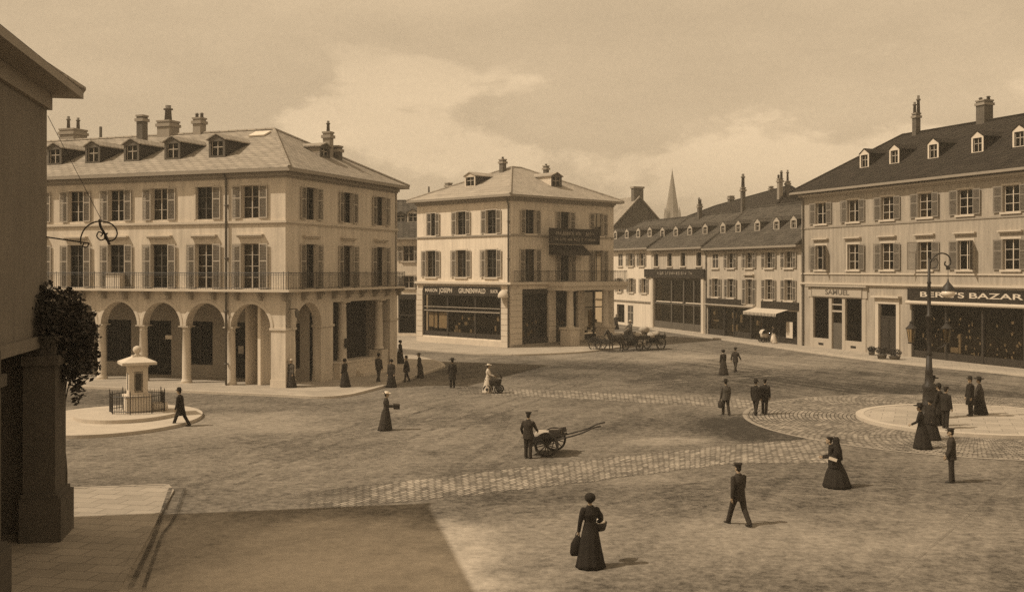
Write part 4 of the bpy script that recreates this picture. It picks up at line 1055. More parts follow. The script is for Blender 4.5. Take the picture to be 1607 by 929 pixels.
def setts_mat(name, v, bw, rh, rot=0):
    m = bpy.data.materials.new(name); m.use_nodes = True
    nt = m.node_tree; nt.nodes.clear(); L = nt.links.new
    out = nnew(nt, 'ShaderNodeOutputMaterial'); b = nnew(nt, 'ShaderNodeBsdfPrincipled'); L(b.outputs[0], out.inputs[0])
    b.inputs['Roughness'].default_value = .85; b.inputs['Specular IOR Level'].default_value = .2
    uv = nnew(nt, 'ShaderNodeUVMap'); uv.uv_map = 'UVMap'
    g = nnew(nt, 'ShaderNodeNewGeometry')
    wn = nnew(nt, 'ShaderNodeTexNoise'); wn.inputs['Scale'].default_value = 1.3; wn.inputs['Detail'].default_value = 4; L(g.outputs['Position'], wn.inputs['Vector'])
    wv = nnew(nt, 'ShaderNodeVectorMath', operation='SCALE'); L(wn.outputs['Color'], wv.inputs[0]); wv.inputs['Scale'].default_value = .09
    ro = nnew(nt, 'ShaderNodeMapping'); L(uv.outputs[0], ro.inputs[0]); ro.inputs['Rotation'].default_value = (0, 0, math.radians(rot))
    ad = nnew(nt, 'ShaderNodeVectorMath', operation='ADD'); L(ro.outputs[0], ad.inputs[0]); L(wv.outputs[0], ad.inputs[1])
    br = nnew(nt, 'ShaderNodeTexBrick'); L(ad.outputs[0], br.inputs['Vector'])
    br.inputs['Scale'].default_value = 1; br.inputs['Brick Width'].default_value = bw; br.inputs['Row Height'].default_value = rh
    br.inputs['Mortar Size'].default_value = .026; br.inputs['Mortar Smooth'].default_value = .5; br.inputs['Bias'].default_value = 0
    br.inputs['Color1'].default_value = S(v*1.5); br.inputs['Color2'].default_value = S(v*.62); br.inputs['Mortar'].default_value = S(v*.3, .5)
    n = nnew(nt, 'ShaderNodeTexNoise'); n.inputs['Scale'].default_value = .7; n.inputs['Detail'].default_value = 8; n.inputs['Roughness'].default_value = .7; L(g.outputs['Position'], n.inputs['Vector'])
    mr = nnew(nt, 'ShaderNodeMapRange'); L(n.outputs[0], mr.inputs[0]); mr.inputs[1].default_value = .3; mr.inputs[2].default_value = .75; mr.inputs[3].default_value = .55; mr.inputs[4].default_value = 1.45
    sc = nnew(nt, 'ShaderNodeVectorMath', operation='SCALE'); L(br.outputs['Color'], sc.inputs[0]); L(mr.outputs[0], sc.inputs['Scale'])
    L(sc.outputs[0], b.inputs['Base Color'])
    # earth worn over the stones
    n2 = nnew(nt, 'ShaderNodeTexNoise'); n2.inputs['Scale'].default_value = .45; n2.inputs['Detail'].default_value = 9; n2.inputs['Roughness'].default_value = .75; L(g.outputs['Position'], n2.inputs['Vector'])
    bp = nnew(nt, 'ShaderNodeBump'); bp.inputs['Strength'].default_value = .9; bp.inputs['Distance'].default_value = .04
    iv_ = nnew(nt, 'ShaderNodeMath', operation='SUBTRACT'); iv_.inputs[0].default_value = 1; L(br.outputs['Fac'], iv_.inputs[1])
    L(iv_.outputs[0], bp.inputs['Height']); L(bp.outputs[0], b.inputs['Normal'])
    MATS[name] = m; return m
def fade_setts(name, base):
    """setts whose two ends disappear under earth (uv x in metres along the band is stored in a second layer)"""
    m = MATS[base].copy(); m.name = name; nt = m.node_tree; L = nt.links.new
    out = [n for n in nt.nodes if n.type == 'OUTPUT_MATERIAL'][0]; b = [n for n in nt.nodes if n.type == 'BSDF_PRINCIPLED'][0]
    uv = nnew(nt, 'ShaderNodeUVMap'); uv.uv_map = 'Edge'; sx = nnew(nt, 'ShaderNodeSeparateXYZ'); L(uv.outputs[0], sx.inputs[0])
    g = nnew(nt, 'ShaderNodeNewGeometry'); n = nnew(nt, 'ShaderNodeTexNoise'); n.inputs['Scale'].default_value = .9; n.inputs['Detail'].default_value = 8; n.inputs['Roughness'].default_value = .7; L(g.outputs['Position'], n.inputs['Vector'])
    def mth(op, a, bb):
        q = nnew(nt, 'ShaderNodeMath', operation=op)
        for i, s in ((0, a), (1, bb)):
            if isinstance(s, (int, float)): q.inputs[i].default_value = s
            else: L(s, q.inputs[i])
        return q.outputs[0]
    d = mth('MINIMUM', mth('MULTIPLY', sx.outputs[0], .22), mth('ADD', mth('MULTIPLY', sx.outputs[1], 2.2), .12))
    d = mth('ADD', d, mth('MULTIPLY', mth('SUBTRACT', n.outputs[0], .5), 2.0))
    r = nnew(nt, 'ShaderNodeMapRange'); L(d, r.inputs[0]); r.inputs[1].default_value = .1; r.inputs[2].default_value = .75
    t = nnew(nt, 'ShaderNodeBsdfTransparent'); mx = nnew(nt, 'ShaderNodeMixShader'); L(r.outputs[0], mx.inputs[0]); L(t.outputs[0], mx.inputs[1]); L(b.outputs[0], mx.inputs[2]); L(mx.outputs[0], out.inputs[0])
    MATS[name] = m
setts_mat('setts', .26, .27, .19); setts_mat('setts_diagonal', .27, .30, .21, 52); fade_setts('setts_worn', 'setts_diagonal')

gm = MB()
for i in range(-6, 6):
    for j in range(-2, 12):
        gm.face([(i*200, j*200, 0), (i*200+200, j*200, 0), (i*200+200, j*200+200, 0), (i*200, j*200+200, 0)])
bmesh.ops.remove_doubles(gm.bm, verts=gm.bm.verts, dist=.01)
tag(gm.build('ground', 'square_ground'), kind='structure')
def strip(name, left, right, m, z, along_v=True, closed=False):
    """sheet between two polylines with metric uv; Edge layer = metres from the first end / from the nearest side"""
    me = bpy.data.meshes.new(name); n = len(left)
    vs = [(p[0], p[1], z) for p in left]+[((p[0]+q[0])/2, (p[1]+q[1])/2, z) for p, q in zip(left, right)]+[(p[0], p[1], z) for p in right]
    fs = [(r*n+i, r*n+i+1, r*n+n+i+1, r*n+n+i) for i in range(n-1) for r in (0, 1)]
    me.from_pydata(vs, [], fs)
    s = [0.]
    for i in range(1, n):
        s.append(s[-1]+((Vector(left[i][:2])+Vector(right[i][:2])-Vector(left[i-1][:2])-Vector(right[i-1][:2]))/2).length)
    w = [(Vector(left[i][:2])-Vector(right[i][:2])).length for i in range(n)]
    uv = me.uv_layers.new(name='UVMap'); ue = me.uv_layers.new(name='Edge')
    for p in me.polygons:
        for li in p.loop_indices:
            v = me.loops[li].vertex_index; i = v % n; side = v//n
            a, c = s[i], w[i]*side/2
            uv.data[li].uv = (c, a) if along_v else (a, c)
            ue.data[li].uv = (s[i], w[i]/2 if side == 1 else 0.)
    if m and me.uv_layers:
        pass
    bm = bmesh.new(); bm.from_mesh(me); bmesh.ops.recalc_face_normals(bm, faces=bm.faces); bm.to_mesh(me); bm.free()
    o = link(name, me, m); 
    if me.polygons[0].normal.z < 0: me.flip_normals()
    return tag(o, kind='structure')
def GP(l): return [G(*p) for p in l]
def resample(pts, n):
    P = [Vector((p[0], p[1])) for p in pts]; d = [0.]
    for a, b in zip(P, P[1:]): d.append(d[-1]+(b-a).length)
    out = []
    for k in range(n):
        t = d[-1]*k/(n-1); i = max(j for j in range(len(d)) if d[j] <= t+1e-9); i = min(i, len(P)-2)
        out.append(P[i].lerp(P[i+1], (t-d[i])/max(1e-6, d[i+1]-d[i])))
    return out
strip('setts_crossing', resample(GP([(440, 776), (600, 757), (800, 735), (1000, 712), (1150, 697), (1290, 686)]), 40), resample(GP([(430, 806), (600, 792), (800, 772), (1000, 747), (1150, 728), (1310, 728)]), 40), 'setts_worn', .008)
strip('setts_path', resample(GP([(700, 606), (900, 613), (1000, 618), (1195, 626)]), 40), resample(GP([(700, 617), (900, 626), (1000, 632), (1195, 642)]), 40), 'setts_worn', .008)
IC = Vector((21.5, 49.2)); IR = 5.3
N_ = 96
def circ(r, ph=0): return [(IC.x+r*math.cos(2*PI*k/N_+ph), IC.y+r*math.sin(2*PI*k/N_+ph)) for k in range(N_+1)]
strip('setts_ring', circ(5.2), circ(10.4), 'setts', .012, along_v=False)
strip('setts_border', circ(10.4), circ(10.58), 'stone_dull', .016, along_v=False)

def slab(name, pts, h, m, km='kerb', kw=.22):
    """pavement with a kerb: top surface prism, kerb stones as the rim"""
    c = Vector((sum(p[0] for p in pts)/len(pts), sum(p[1] for p in pts)/len(pts)))
    o = tag(MB().prism(pts, -.02, h-.004).build(name, m), kind='structure')
    P = [Vector((p[0], p[1])) for p in pts]; n = len(P); mb = MB()
    ar = sum(P[i].x*P[(i+1) % n].y-P[(i+1) % n].x*P[i].y for i in range(n)); sg = 1 if ar > 0 else -1
    inn = []
    for i in range(n):
        a = (P[i]-P[i-1]).normalized(); b = (P[(i+1) % n]-P[i]).normalized(); t = (a+b)
        t = t.normalized() if t.length > .05 else a
        nrm = Vector((-t.y, t.x))*sg; k = 1/max(.5, nrm.dot(Vector((-a.y, a.x))*sg)); inn.append(P[i]+nrm*kw*k)
    out = [P[i]-(inn[i]-P[i])*.06 for i in range(n)]
    for i in range(n):
        j = (i+1) % n
        mb.face([(*out[i], h+.006), (*out[j], h+.006), (*inn[j], h+.006), (*inn[i], h+.006)]); mb.face([(*out[i], -.02), (*out[j], -.02), (*out[j], h+.006), (*out[i], h+.006)])
    tag(mb.build(name+'_kerb', km), kind='structure')
    return o
def smooth(pts, n=6):
    return [tuple(p) for p in spl([Vector((p[0], p[1], 0)) for p in pts], n)]
mat('flagstones', .37, .22, .6, 10, bump=.3, flags=(1.1, .7, 21, .5))
mat('flag_dull', .27, .25, .6, 10, bump=.2)
mat('forecourt_flags', .33, .26, .8, 26, bump=.3, flags=(.9, .6, 11, .55))
mat('forecourt_asphalt', .36, .30, .5, 34, bump=.4)
lp = smooth([(-50, 72), (-38, 67.6), (-26.6, 63.4), (-20, 61.1), (-13.4, 58.9), (-10.6, 57.9), (-9.2, 58.6), (-8.2, 61.2), (-6.6, 67.5), (-5.0, 75.6), (-4.9, 77.2), (-5.6, 80.5), (-8, 86)], 5)
slab('pavement_arcade', [(p[0], p[1]) for p in lp]+[(-14, 90), (-50, 90)], .13, 'flagstones')
mp = smooth([(-16, 110), (-12.4, 100), (-9.2, 94), (-3.5, 88.4), (-1, 87.2), (.6, 86.9), (3, 87.8), (6.6, 90.5), (11.7, 98.9), (14, 105)], 5)
slab('pavement_corner', [(p[0], p[1]) for p in mp]+[(14, 118), (-16, 118)], .13, 'flagstones')
rp = smooth([(15.5, 128), (17.3, 121.3), (24.8, 91.2), (28.6, 79.9), (33, 71.6), (37.5, 61), (40, 53)], 5)
slab('pavement_shops', [(p[0], p[1]) for p in rp]+[(60, 53), (60, 128)], .13, 'flagstones')
np_ = [(-40, 36), (-14.1, 34.0), (-11.2, 34.6), (-10.7, 33.6), (-8.6, 23.3), (-7.2, 15), (-5, 2), (-40, 2)]
slab('pavement_near', np_, .05, 'forecourt_flags', 'forecourt_flags', kw=.16)
slab('traffic_island', [(IC.x+IR*math.cos(2*PI*k/64), IC.y+IR*math.sin(2*PI*k/64)) for k in range(64)], .16, 'flagstones', kw=.35)
slab('pavement_lane', [(-18, 110.5), (-6, 109), (-6, 125), (-18, 125)], .12, 'flagstones')
# cart-wheel tracks worn through the dust
def worn(name, v, cover):
    mat(name, v, .3, 2, 20, bump=.2); m = MATS[name]; nt = m.node_tree; L = nt.links.new
    out = [n for n in nt.nodes if n.type == 'OUTPUT_MATERIAL'][0]; b = [n for n in nt.nodes if n.type == 'BSDF_PRINCIPLED'][0]
    g = nnew(nt, 'ShaderNodeNewGeometry'); n = nnew(nt, 'ShaderNodeTexNoise'); n.inputs['Scale'].default_value = 1.1; n.inputs['Detail'].default_value = 9; n.inputs['Roughness'].default_value = .78; L(g.outputs['Position'], n.inputs['Vector'])
    r = nnew(nt, 'ShaderNodeMapRange'); L(n.outputs[0], r.inputs[0]); r.inputs[1].default_value = .62-cover*.3; r.inputs[2].default_value = .85-cover*.3; r.inputs[4].default_value = .75
    t = nnew(nt, 'ShaderNodeBsdfTransparent'); mx = nnew(nt, 'ShaderNodeMixShader'); L(r.outputs[0], mx.inputs[0]); L(t.outputs[0], mx.inputs[1]); L(b.outputs[0], mx.inputs[2]); L(mx.outputs[0], out.inputs[0])
worn('track_pale', .34, .6); worn('track_dark', .06, .45); worn('gutter_worn', .05, .85); worn('kerb_worn', .27, .7)
# gutter channels and kerb line in the foreground
mat('gutter', .05, .35, 2, 25, col=(0.05, 0.0415, 0.033, 1))
def ribbon(name, pts, w, m, z=.062):
    P = [Vector((p[0], p[1])) for p in pts]; l, r = [], []
    for i, p in enumerate(P):
        t = (P[min(i+1, len(P)-1)]-P[max(i-1, 0)]).normalized(); n = Vector((-t.y, t.x))*w/2; l.append(p+n); r.append(p-n)
    return strip(name, l, r, m, z)
ribbon('gutter', resample(GP([(268, 768), (240, 850), (205, 925)]), 14), .13, 'gutter_worn')
ribbon('gutter', resample(GP([(290, 768), (272, 820), (254, 842), (226, 925)]), 14), .09, 'gutter_worn', .058)
ribbon('kerb_line', resample(GP([(1388, 920), (1640, 706)]), 14), .09, 'kerb_worn', .012)
TR = [[(560, 655), (590, 690), (645, 735)], [(700, 625), (600, 660), (440, 720), (320, 770)], [(760, 640), (690, 690), (560, 740), (430, 775)], [(820, 640), (800, 690), (740, 735)],
      [(330, 650), (420, 690), (560, 725), (760, 730)], [(980, 560), (900, 600), (760, 650), (640, 700)], [(1320, 575), (1180, 590), (1040, 600), (900, 610)],
      [(1250, 560), (1120, 548), (1030, 545)], [(1560, 610), (1400, 588), (1250, 568), (1120, 556)], [(1560, 630), (1380, 600), (1200, 580), (1080, 570)], [(500, 640), (650, 660), (820, 665)], [(150, 720), (330, 700), (520, 690), (700, 640)],
      [(1000, 800), (1200, 770), (1420, 790), (1560, 830)], [(760, 800), (980, 780), (1240, 745)], [(820, 900), (1040, 830), (1300, 800)]]
for k, t_ in enumerate(TR):
    c_ = [Vector((p.x, p.y, 0)) for p in GP(t_)]; c_ = resample([(p.x, p.y) for p in spl(c_, 8)], 40)
    for off in (-.62, .62):
        q_ = []
        for i, p in enumerate(c_):
            tt = (c_[min(i+1, 39)]-c_[max(i-1, 0)]).normalized(); q_.append(p+Vector((-tt.y, tt.x))*off)
        ribbon('wheel_track', q_, .26 if k % 3 else .42, 'track_pale' if k % 2 == 0 else 'track_dark', .0035+.0012*(k % 3))

# ================================================================== street furniture
# drinking-fountain pillar in a railed enclosure on two round steps
PF = Vector((-17.75, 50.3, 0))
def disc(cx, cy, rx, ry, rot, z0, z1, n=56):
    c, s = math.cos(rot), math.sin(rot)
    return MB().prism([(cx+rx*math.cos(t)*c-ry*math.sin(t)*s, cy+rx*math.cos(t)*s+ry*math.sin(t)*c) for t in [2*PI*k/n for k in range(n)]], z0, z1)
fo = empty('stone_fountain', PF, 'square stone pillar fountain with overhanging cap and ball on round steps', 'fountain')
o = disc(-18.5-PF.x, 49.2-PF.y, 3.9, 5.1, 0, -.02, .15).build('step', 'kerb', fo)
o = disc(-18.1-PF.x, 50.2-PF.y, 2.35, 2.9, 0, .15, .32).build('step', 'kerb', fo)
RZ = math.radians(28)
def fpart(mb, name, m, smooth=False):
    o = mb.build(name, m, fo, smooth); o.rotation_euler = (0, 0, RZ); return o
fpart(MB().box(-.55, .55, -.55, .55, .32, 1.02).box(-.6, .6, -.6, .6, 1.02, 1.12), 'pedestal', 'stone')
mb = MB()
for x0, x1, y0, y1 in ((-.42, -.2, -.42, .42), (.2, .42, -.42, .42), (-.2, .2, -.30, .30)): mb.box(x0, x1, y0, y1, 1.12, 2.45)
mb.box(-.2, .2, -.42, .42, 2.25, 2.45).box(-.2, .2, -.42, .42, 1.12, 1.25)
fpart(mb, 'shaft', 'stone')
mb = MB()
for a in range(2):
    M = Matrix.Rotation(a*PI/2, 4, 'Z')
    for sy in (-1, 1): mb.box(-.13, .13, sy*.424-.006, sy*.424+.006, 1.35, 2.15, M)
fpart(mb, 'niche', 'interior_mid')
mb = MB().box(-.47, .47, -.47, .47, 2.45, 2.56)
v = [(-.78, -.78), (.78, -.78), (.78, .78), (-.78, .78)]
mb.prism(v, 2.56, 2.68)
for i in range(4):
    a, b = v[i], v[(i+1) % 4]
    mb.face([(a[0], a[1], 2.684), (b[0], b[1], 2.684), (b[0]*.3, b[1]*.3, 2.92), (a[0]*.3, a[1]*.3, 2.92)])
mb.box(-.24, .24, -.24, .24, 2.9, 2.97)
fpart(mb, 'cap', 'stone')
fpart(MB().lathe([(.18, 2.97), (.1, 3.03), (.1, 3.08), (.17, 3.14), (.2, 3.25), (.16, 3.36), (.05, 3.42)], 14), 'finial', 'stone', True)
fpart(MB().lathe([(.38, 0), (.45, .1), (.42, .35), (.36, .38), (.33, .1)], 14, (.95, -.1, .32), False), 'basin', 'stone', True)
fe = empty('iron_railing', PF+Vector((0, 0, .32)), 'spiked black iron railing enclosing the square stone fountain', 'railing')
R8 = 1.26; V8 = [Vector((R8*math.cos(RZ+PI/8+k*PI/4), R8*math.sin(RZ+PI/8+k*PI/4), 0)) for k in range(8)]
mb = MB()
for k in range(8):
    a, b = V8[k], V8[(k+1) % 8]
    for z in (.12, .80): mb.tube([a+Vector((0, 0, z)), b+Vector((0, 0, z))], .018, 5)
    for j in range(1, 8):
        p = a.lerp(b, j/8); hh = .98 if j % 2 else .9
        mb.tube([p+Vector((0, 0, .03)), p+Vector((0, 0, hh-.1)), p+Vector((0, 0, hh))], [.011, .011, .003], 4)
    MB().tube([a, a+Vector((0, 0, 1.02)), a+Vector((0, 0, 1.1))], [.026, .026, .004], 6).build('post', 'iron', fe)
mb.build('bars', 'iron', fe)

# tall lamp on the island
LP_ = G(1458, 656, .16); LP_.z = .16
la = empty('street_lamp', LP_, 'tall iron crook lamp with side lanterns and hanging globe on round island', 'street lamp')
MB().lathe([(.5, 0), (.5, .12), (.42, .16), (.38, .5), (.40, .55), (.30, .75), (.26, 1.3), (.30, 1.36), (.30, 1.5), (.2, 1.62), (.16, 2.1), (.19, 2.15), (.15, 2.25), (.12, 2.9)], 16).build('lamp_base', 'iron', la, True)
MB().lathe([(.115, 2.9), (.15, 2.95), (.12, 3.05), (.1, 4.6), (.15, 4.65), (.15, 4.75), (.09, 4.8), (.075, 6.2), (.11, 6.25), (.07, 6.32), (.055, 7.4)], 12).build('post', 'iron', la, True)
mb = MB()
mb.tube(spl([Vector((0, 0, 6.7)), Vector((.06, 0, 7.15)), Vector((.28, 0, 7.5)), Vector((.6, 0, 7.62)), Vector((.9, 0, 7.5)), Vector((1.0, 0, 7.2)), Vector((.88, 0, 7.02)), Vector((.72, 0, 7.1)), Vector((.76, 0, 7.25))]), .035, 7)
mb.tube(spl([Vector((.06, 0, 6.9)), Vector((.3, 0, 6.95)), Vector((.42, 0, 7.2)), Vector((.3, 0, 7.38)), Vector((.2, 0, 7.25))]), .02, 6)
mb.build('crook_arm', 'iron', la, True)
mb = MB().tube([(.88, 0, 7.02), (.88, 0, 6.2)], .012, 5); mb.box(.8, .96, -.05, .05, 6.85, 7.0)
hg = mb.build('hanging_lamp', 'iron', la)
MB().lathe([(.02, 6.45), (.05, 6.3), (.12, 6.2), (.2, 6.12), (.27, 6.0), (.3, 5.9)], 14, (.88, 0, 0), False).build('lamp_hood', 'iron', hg, True)
MB().ball((.88, 0, 5.76), (.31, .31, .2), 16, 10).build('globe', 'globe', hg, True)
for sx in (-1, 1):
    mb = MB().tube(spl([Vector((0, 0, 3.3)), Vector((sx*.3, 0, 3.2)), Vector((sx*.62, 0, 3.3)), Vector((sx*.8, 0, 3.5))]), .026, 6).tube([(0, 0, 3.75), (sx*.75, 0, 3.55)], .016, 5)
    arm = mb.build('lantern_arm', 'iron', la, True)
    c = (sx*.82, 0, 3.5)
    lm = MB()
    for k in range(4):
        a = PI/4+k*PI/2; ca, sa = math.cos(a), math.sin(a)
        lm.tube([(c[0]+.13*ca, .13*sa, c[2]), (c[0]+.23*ca, .23*sa, c[2]+.62)], .013, 4)
    lm.lathe([(.15, -.05), (.17, 0), (.02, .0)], 4, c, False).lathe([(.27, .62), (.27, .66), (.12, .8), (.08, .9), (.1, .94), (.02, 1.0)], 8, c)
    ln = lm.build('lantern', 'iron', arm)
    MB().lathe([(.125, .01), (.225, .615)], 4, c, False).build('lantern_glass', 'lantern_glass', arm)

# ------------------------------------------------------------------ carts
def wheel(parent, x, y, z, r, spokes=12, m='wood_mid', name='wheel', w=.07):
    mb = MB(); n = 28
    for k in range(n):
        a, b = 2*PI*k/n, 2*PI*(k+1)/n
        P = lambda t, rr, yy: (rr*math.cos(t), yy, rr*math.sin(t))
        ro, ri = r-.012, r-.075
        mb.face([P(a, ro, -w/2), P(b, ro, -w/2), P(b, ri, -w/2), P(a, ri, -w/2)]); mb.face([P(a, ro, w/2), P(b, ro, w/2), P(b, ri, w/2), P(a, ri, w/2)])
        mb.face([P(a, ri, -w/2), P(b, ri, -w/2), P(b, ri, w/2), P(a, ri, w/2)])
    for k in range(spokes):
        t = 2*PI*(k+.5)/spokes; mb.tube([(0, 0, 0), ((r-.05)*math.cos(t), 0, (r-.05)*math.sin(t))], [.026, .017], 5)
    o = mb.build(name, m, parent); o.location = (x, y, z)
    hb = MB().tube([(0, -.13, 0), (0, -.06, 0), (0, .06, 0), (0, .13, 0)], [.055, .085, .085, .05], 10); hb.build('hub', m, o)
    tb = MB()
    for k in range(n):
        a, b = 2*PI*k/n, 2*PI*(k+1)/n
        P = lambda t, rr, yy: (rr*math.cos(t), yy, rr*math.sin(t))
        for p, q in (((r, -w/2), (r, w/2)), ((r-.014, -w/2-.002), (r, -w/2-.002)), ((r-.014, w/2+.002), (r, w/2+.002))):
            tb.face([P(a, *p), P(b, *p), P(b, *q), P(a, *q)])
    tb.build('tyre', 'iron', o)
    return o
def handcart(name, loc, rz, pitch, label, R=.55, L0=-.95, L1=.75, shaft=1.75, half=.42, wood='wood_dark'):
    root = empty(name, loc, label, 'cart', rz)
    B = MB().box(L0, L1, -half, half, -.03, .02)
    for k in range(5): B.box(L0, L1, -half+.17*k+.01, -half+.17*k+.16, .02, .045)
    def tilt(o): o.location = (0, 0, R+.14); o.rotation_euler = (0, -pitch, 0); return o
    tilt(B.build('bed', wood, root))
    mb = MB()
    for sy in (-1, 1): mb.box(L0, L1, sy*half-.02, sy*half+.02, .046, .24)
    mb.box(L0-.03, L0, -half, half, .02, .26)
    tilt(mb.build('side_board', wood, root))
    for sy in (-1, 1):
        mb = MB().tube(spl([Vector((L0-.1, sy*half, -.06)), Vector((0, sy*half, -.06)), Vector((L1, sy*half, -.06)), Vector((L1+.5*shaft, sy*(half-.03), -.03)), Vector((L1+.8*shaft, sy*(half-.06), .06)), Vector((L1+shaft, sy*(half-.06), .06))]), .032, 6)
        tilt(mb.build('shaft', wood, root, True))
        wheel(root, 0, sy*(half+.14), R, R, 12, wood)
    MB().tube([(0, -half-.16, R), (0, half+.16, R)], .03, 8).build('axle', 'iron', root)
    mb = MB().box(-.05, .05, -half+.05, half-.05, R, R+.1); mb.build('axle_block', wood, root)
    mb = MB().tube([(L0*.8, 0, -.05), (L0*.8, 0, -.38)], .025, 5); tilt(mb.build('prop_leg', wood, root))
    return root
HC = G(864, 712); HC.z = 0
hc_rz = math.atan2(-.25, 1.0); hc_p = math.radians(15)
handcart('hand_cart', HC, hc_rz, hc_p, 'two-wheeled wooden hand cart with raised shafts in the middle of the square', R=.46, L0=-.85, L1=.55, shaft=1.55, half=.58)
def on_cart(x, y, z): 
    p = Matrix.Rotation(hc_rz, 4, 'Z') @ (Matrix.Translation((0, 0, .60)) @ (Matrix.Rotation(-hc_p, 4, 'Y') @ Vector((x, y, z)))); return HC+p
def lumpy(name, loc, rx, ry, rz, m, label, cat, seed=1, rot=0, group=None):
    rr = random.Random(seed); mb = MB(); mb.ball((0, 0, 0), 1, 16, 10)
    for v in mb.bm.verts:
        d = v.co.copy(); k = 1+.10*math.sin(5*d.x+seed)*math.cos(4*d.y+seed*2)+rr.uniform(-.04, .04)
        q = [math.copysign(abs(c)**.75, c) for c in d]
        v.co = Vector((q[0]*rx*k, q[1]*ry*k, (q[2]+.8 if q[2] > -.8 else 0)*rz*.62*k))
    o = mb.build(name, m, None, True); o.location = loc; o.rotation_euler = (0, 0, rot)
    return tag(o, label, cat, group)
lumpy('sack', on_cart(-.28, .05, .05), .36, .27, .27, 'sack', 'pale full sack lying on the hand cart bed', 'sack', 2, .2)
cr = empty('bundle', on_cart(.22, .02, .05), 'dark square bundle tied with cord beside the pale sack on cart', 'bundle', hc_rz)
mb = MB().box(-.22, .22, -.24, .24, 0, .21)
for v in mb.bm.verts: v.co += Vector((random.uniform(-.04, .04), random.uniform(-.04, .04), random.uniform(0, .05)))
mb.build('wrapping', 'cloth_dark', cr); MB().box(-.235, .235, -.02, .02, -.0, .24).build('cord', 'sack', cr)
# parked cart by the corner building
PC = G(938, 550); PC.z = 0.0
handcart('parked_cart', PC, math.radians(-28), math.radians(-3), 'dark two-wheeled cart parked beside the pavement of the corner building', R=.62, L0=-.7, L1=1.2, shaft=.9, half=.5)
# wagon
WG = G(1010, 549); WG.z = 0; wrz = math.radians(38)
wg = empty('goods_wagon', WG, 'four-wheeled horse-drawn goods wagon piled with pale sacks near the old row', 'wagon', wrz)
MB().box(-2.0, 2.0, -.75, .75, .95, 1.05).build('bed', 'wood_dark', wg)
mb = MB()
for sy in (-1, 1):
    mb.box(-2.0, 2.0, sy*.76-.03, sy*.76+.03, 1.05, 1.3)
    for k in range(6): mb.box(-1.95+k*.75, -1.87+k*.75, sy*.8-.03, sy*.8+.03, .95, 1.45)
mb.box(-2.04, -2.0, -.75, .75, 1.05, 1.4)
mb.build('side_board', 'wood_dark', wg)
for x, r in ((-1.35, .45), (1.3, .58)):
    MB().tube([(x, -.85, r), (x, .85, r)], .05, 8).build('axle', 'wood_dark', wg)
    MB().box(x-.08, x+.08, -.6, .6, r, .95).build('axle_block', 'wood_dark', wg)
    for sy in (-1, 1): wheel(wg, x, sy*.86, r, r, 12, 'wood_dark', w=.09)
MB().box(-1.9, -1.5, -.6, .6, 1.6, 1.66).box(-1.86, -1.8, -.55, .55, 1.05, 1.6).build('driver_bench', 'wood_dark', wg)
for sy in (-.45, .45): MB().tube([(-2., sy, .85), (-4.3, sy*.9, .95)], .04, 6).build('shaft', 'wood_dark', wg)
MW = Matrix.Translation(WG) @ Matrix.Rotation(wrz, 4, 'Z')
descr = ['pale sack at the front of the wagon load by the driver', 'pale sack on top in the middle of the wagon load', 'pale bulging sack at the tail end of the wagon', 'pale sack low on the far side of the wagon bed', 'big pale sack low on the near side of wagon bed']
for k, (x, y, z, s) in enumerate(((-.9, 0, 1.06, .62), (.1, .0, 1.55, .6), (1.45, 0, 1.06, .65), (.3, .4, 1.06, .6), (.35, -.35, 1.06, .62))):
    lumpy('sack', MW @ Vector((x, y, z)), s, s*.62, s*.72, 'sack', descr[k], 'sack', 5+k, wrz+.3*k, 'sacks loaded on the goods wagon')
# horse in the shafts
def horse(loc, rz):
    root = empty('horse', loc, 'dark harnessed draught horse standing in the shafts of the goods wagon', 'horse', rz)
    mb = MB()                                    # faces -x
    mb.tube([(.78, 0, 1.18), (.6, 0, 1.2), (.2, 0, 1.14), (-.25, 0, 1.13), (-.6, 0, 1.2), (-.78, 0, 1.25)], [(.16, .2), (.29, .31), (.31, .33), (.29, .34), (.25, .3), (.14, .18)], 14)
    mb.tube([(-.6, 0, 1.25), (-.85, 0, 1.5), (-1.02, 0, 1.78)], [(.17, .28), (.13, .2), (.10, .14)], 12)
    mb.tube([(-.94, 0, 1.82), (-1.1, 0, 1.74), (-1.28, 0, 1.52), (-1.38, 0, 1.38)], [(.09, .11), (.1, .13), (.07, .085), (.06, .065)], 12)
    for sy in (-1, 1):
        mb.tube([(-.97, sy*.05, 1.86), (-.98, sy*.07, 2.0)], [.04, .008], 6)
        mb.tube([(-.58, sy*.17, 1.1), (-.58, sy*.17, .62), (-.56, sy*.17, .5), (-.57, sy*.17, .16), (-.62, sy*.17, .06), (-.63, sy*.17, 0)], [.13, .075, .065, .045, .06, .075], 8)
        mb.tube([(.6, sy*.17, 1.15), (.5, sy*.18, .78), (.72, sy*.17, .52), (.68, sy*.17, .16), (.63, sy*.17, .06), (.62, sy*.17, 0)], [.2, .12, .065, .045, .06, .075], 8)
    link('body', remesh(mb, 'body', .028), 'horsehair', root)
    MB().tube([(.8, 0, 1.28), (.98, 0, 1.1), (1.0, 0, .7), (.97, 0, .5)], [.05, .07, .06, .02], 8).build('tail', 'hair', root, True)
    MB().tube([(-.97, 0, 1.95), (-.8, 0, 1.72), (-.58, 0, 1.5)], [(.03, .05), (.03, .07), (.03, .05)], 8).build('mane', 'hair', root, True)
    MB().tube([(-.52, 0, 1.62), (-.6, .26, 1.35), (-.7, .2, 1.02), (-.74, 0, .95), (-.7, -.2, 1.02), (-.6, -.26, 1.35), (-.52, 0, 1.62)], .05, 8).build('collar', 'leather', root, True)
    return root
horse(MW @ Vector((-3.35, 0, 0)), wrz)
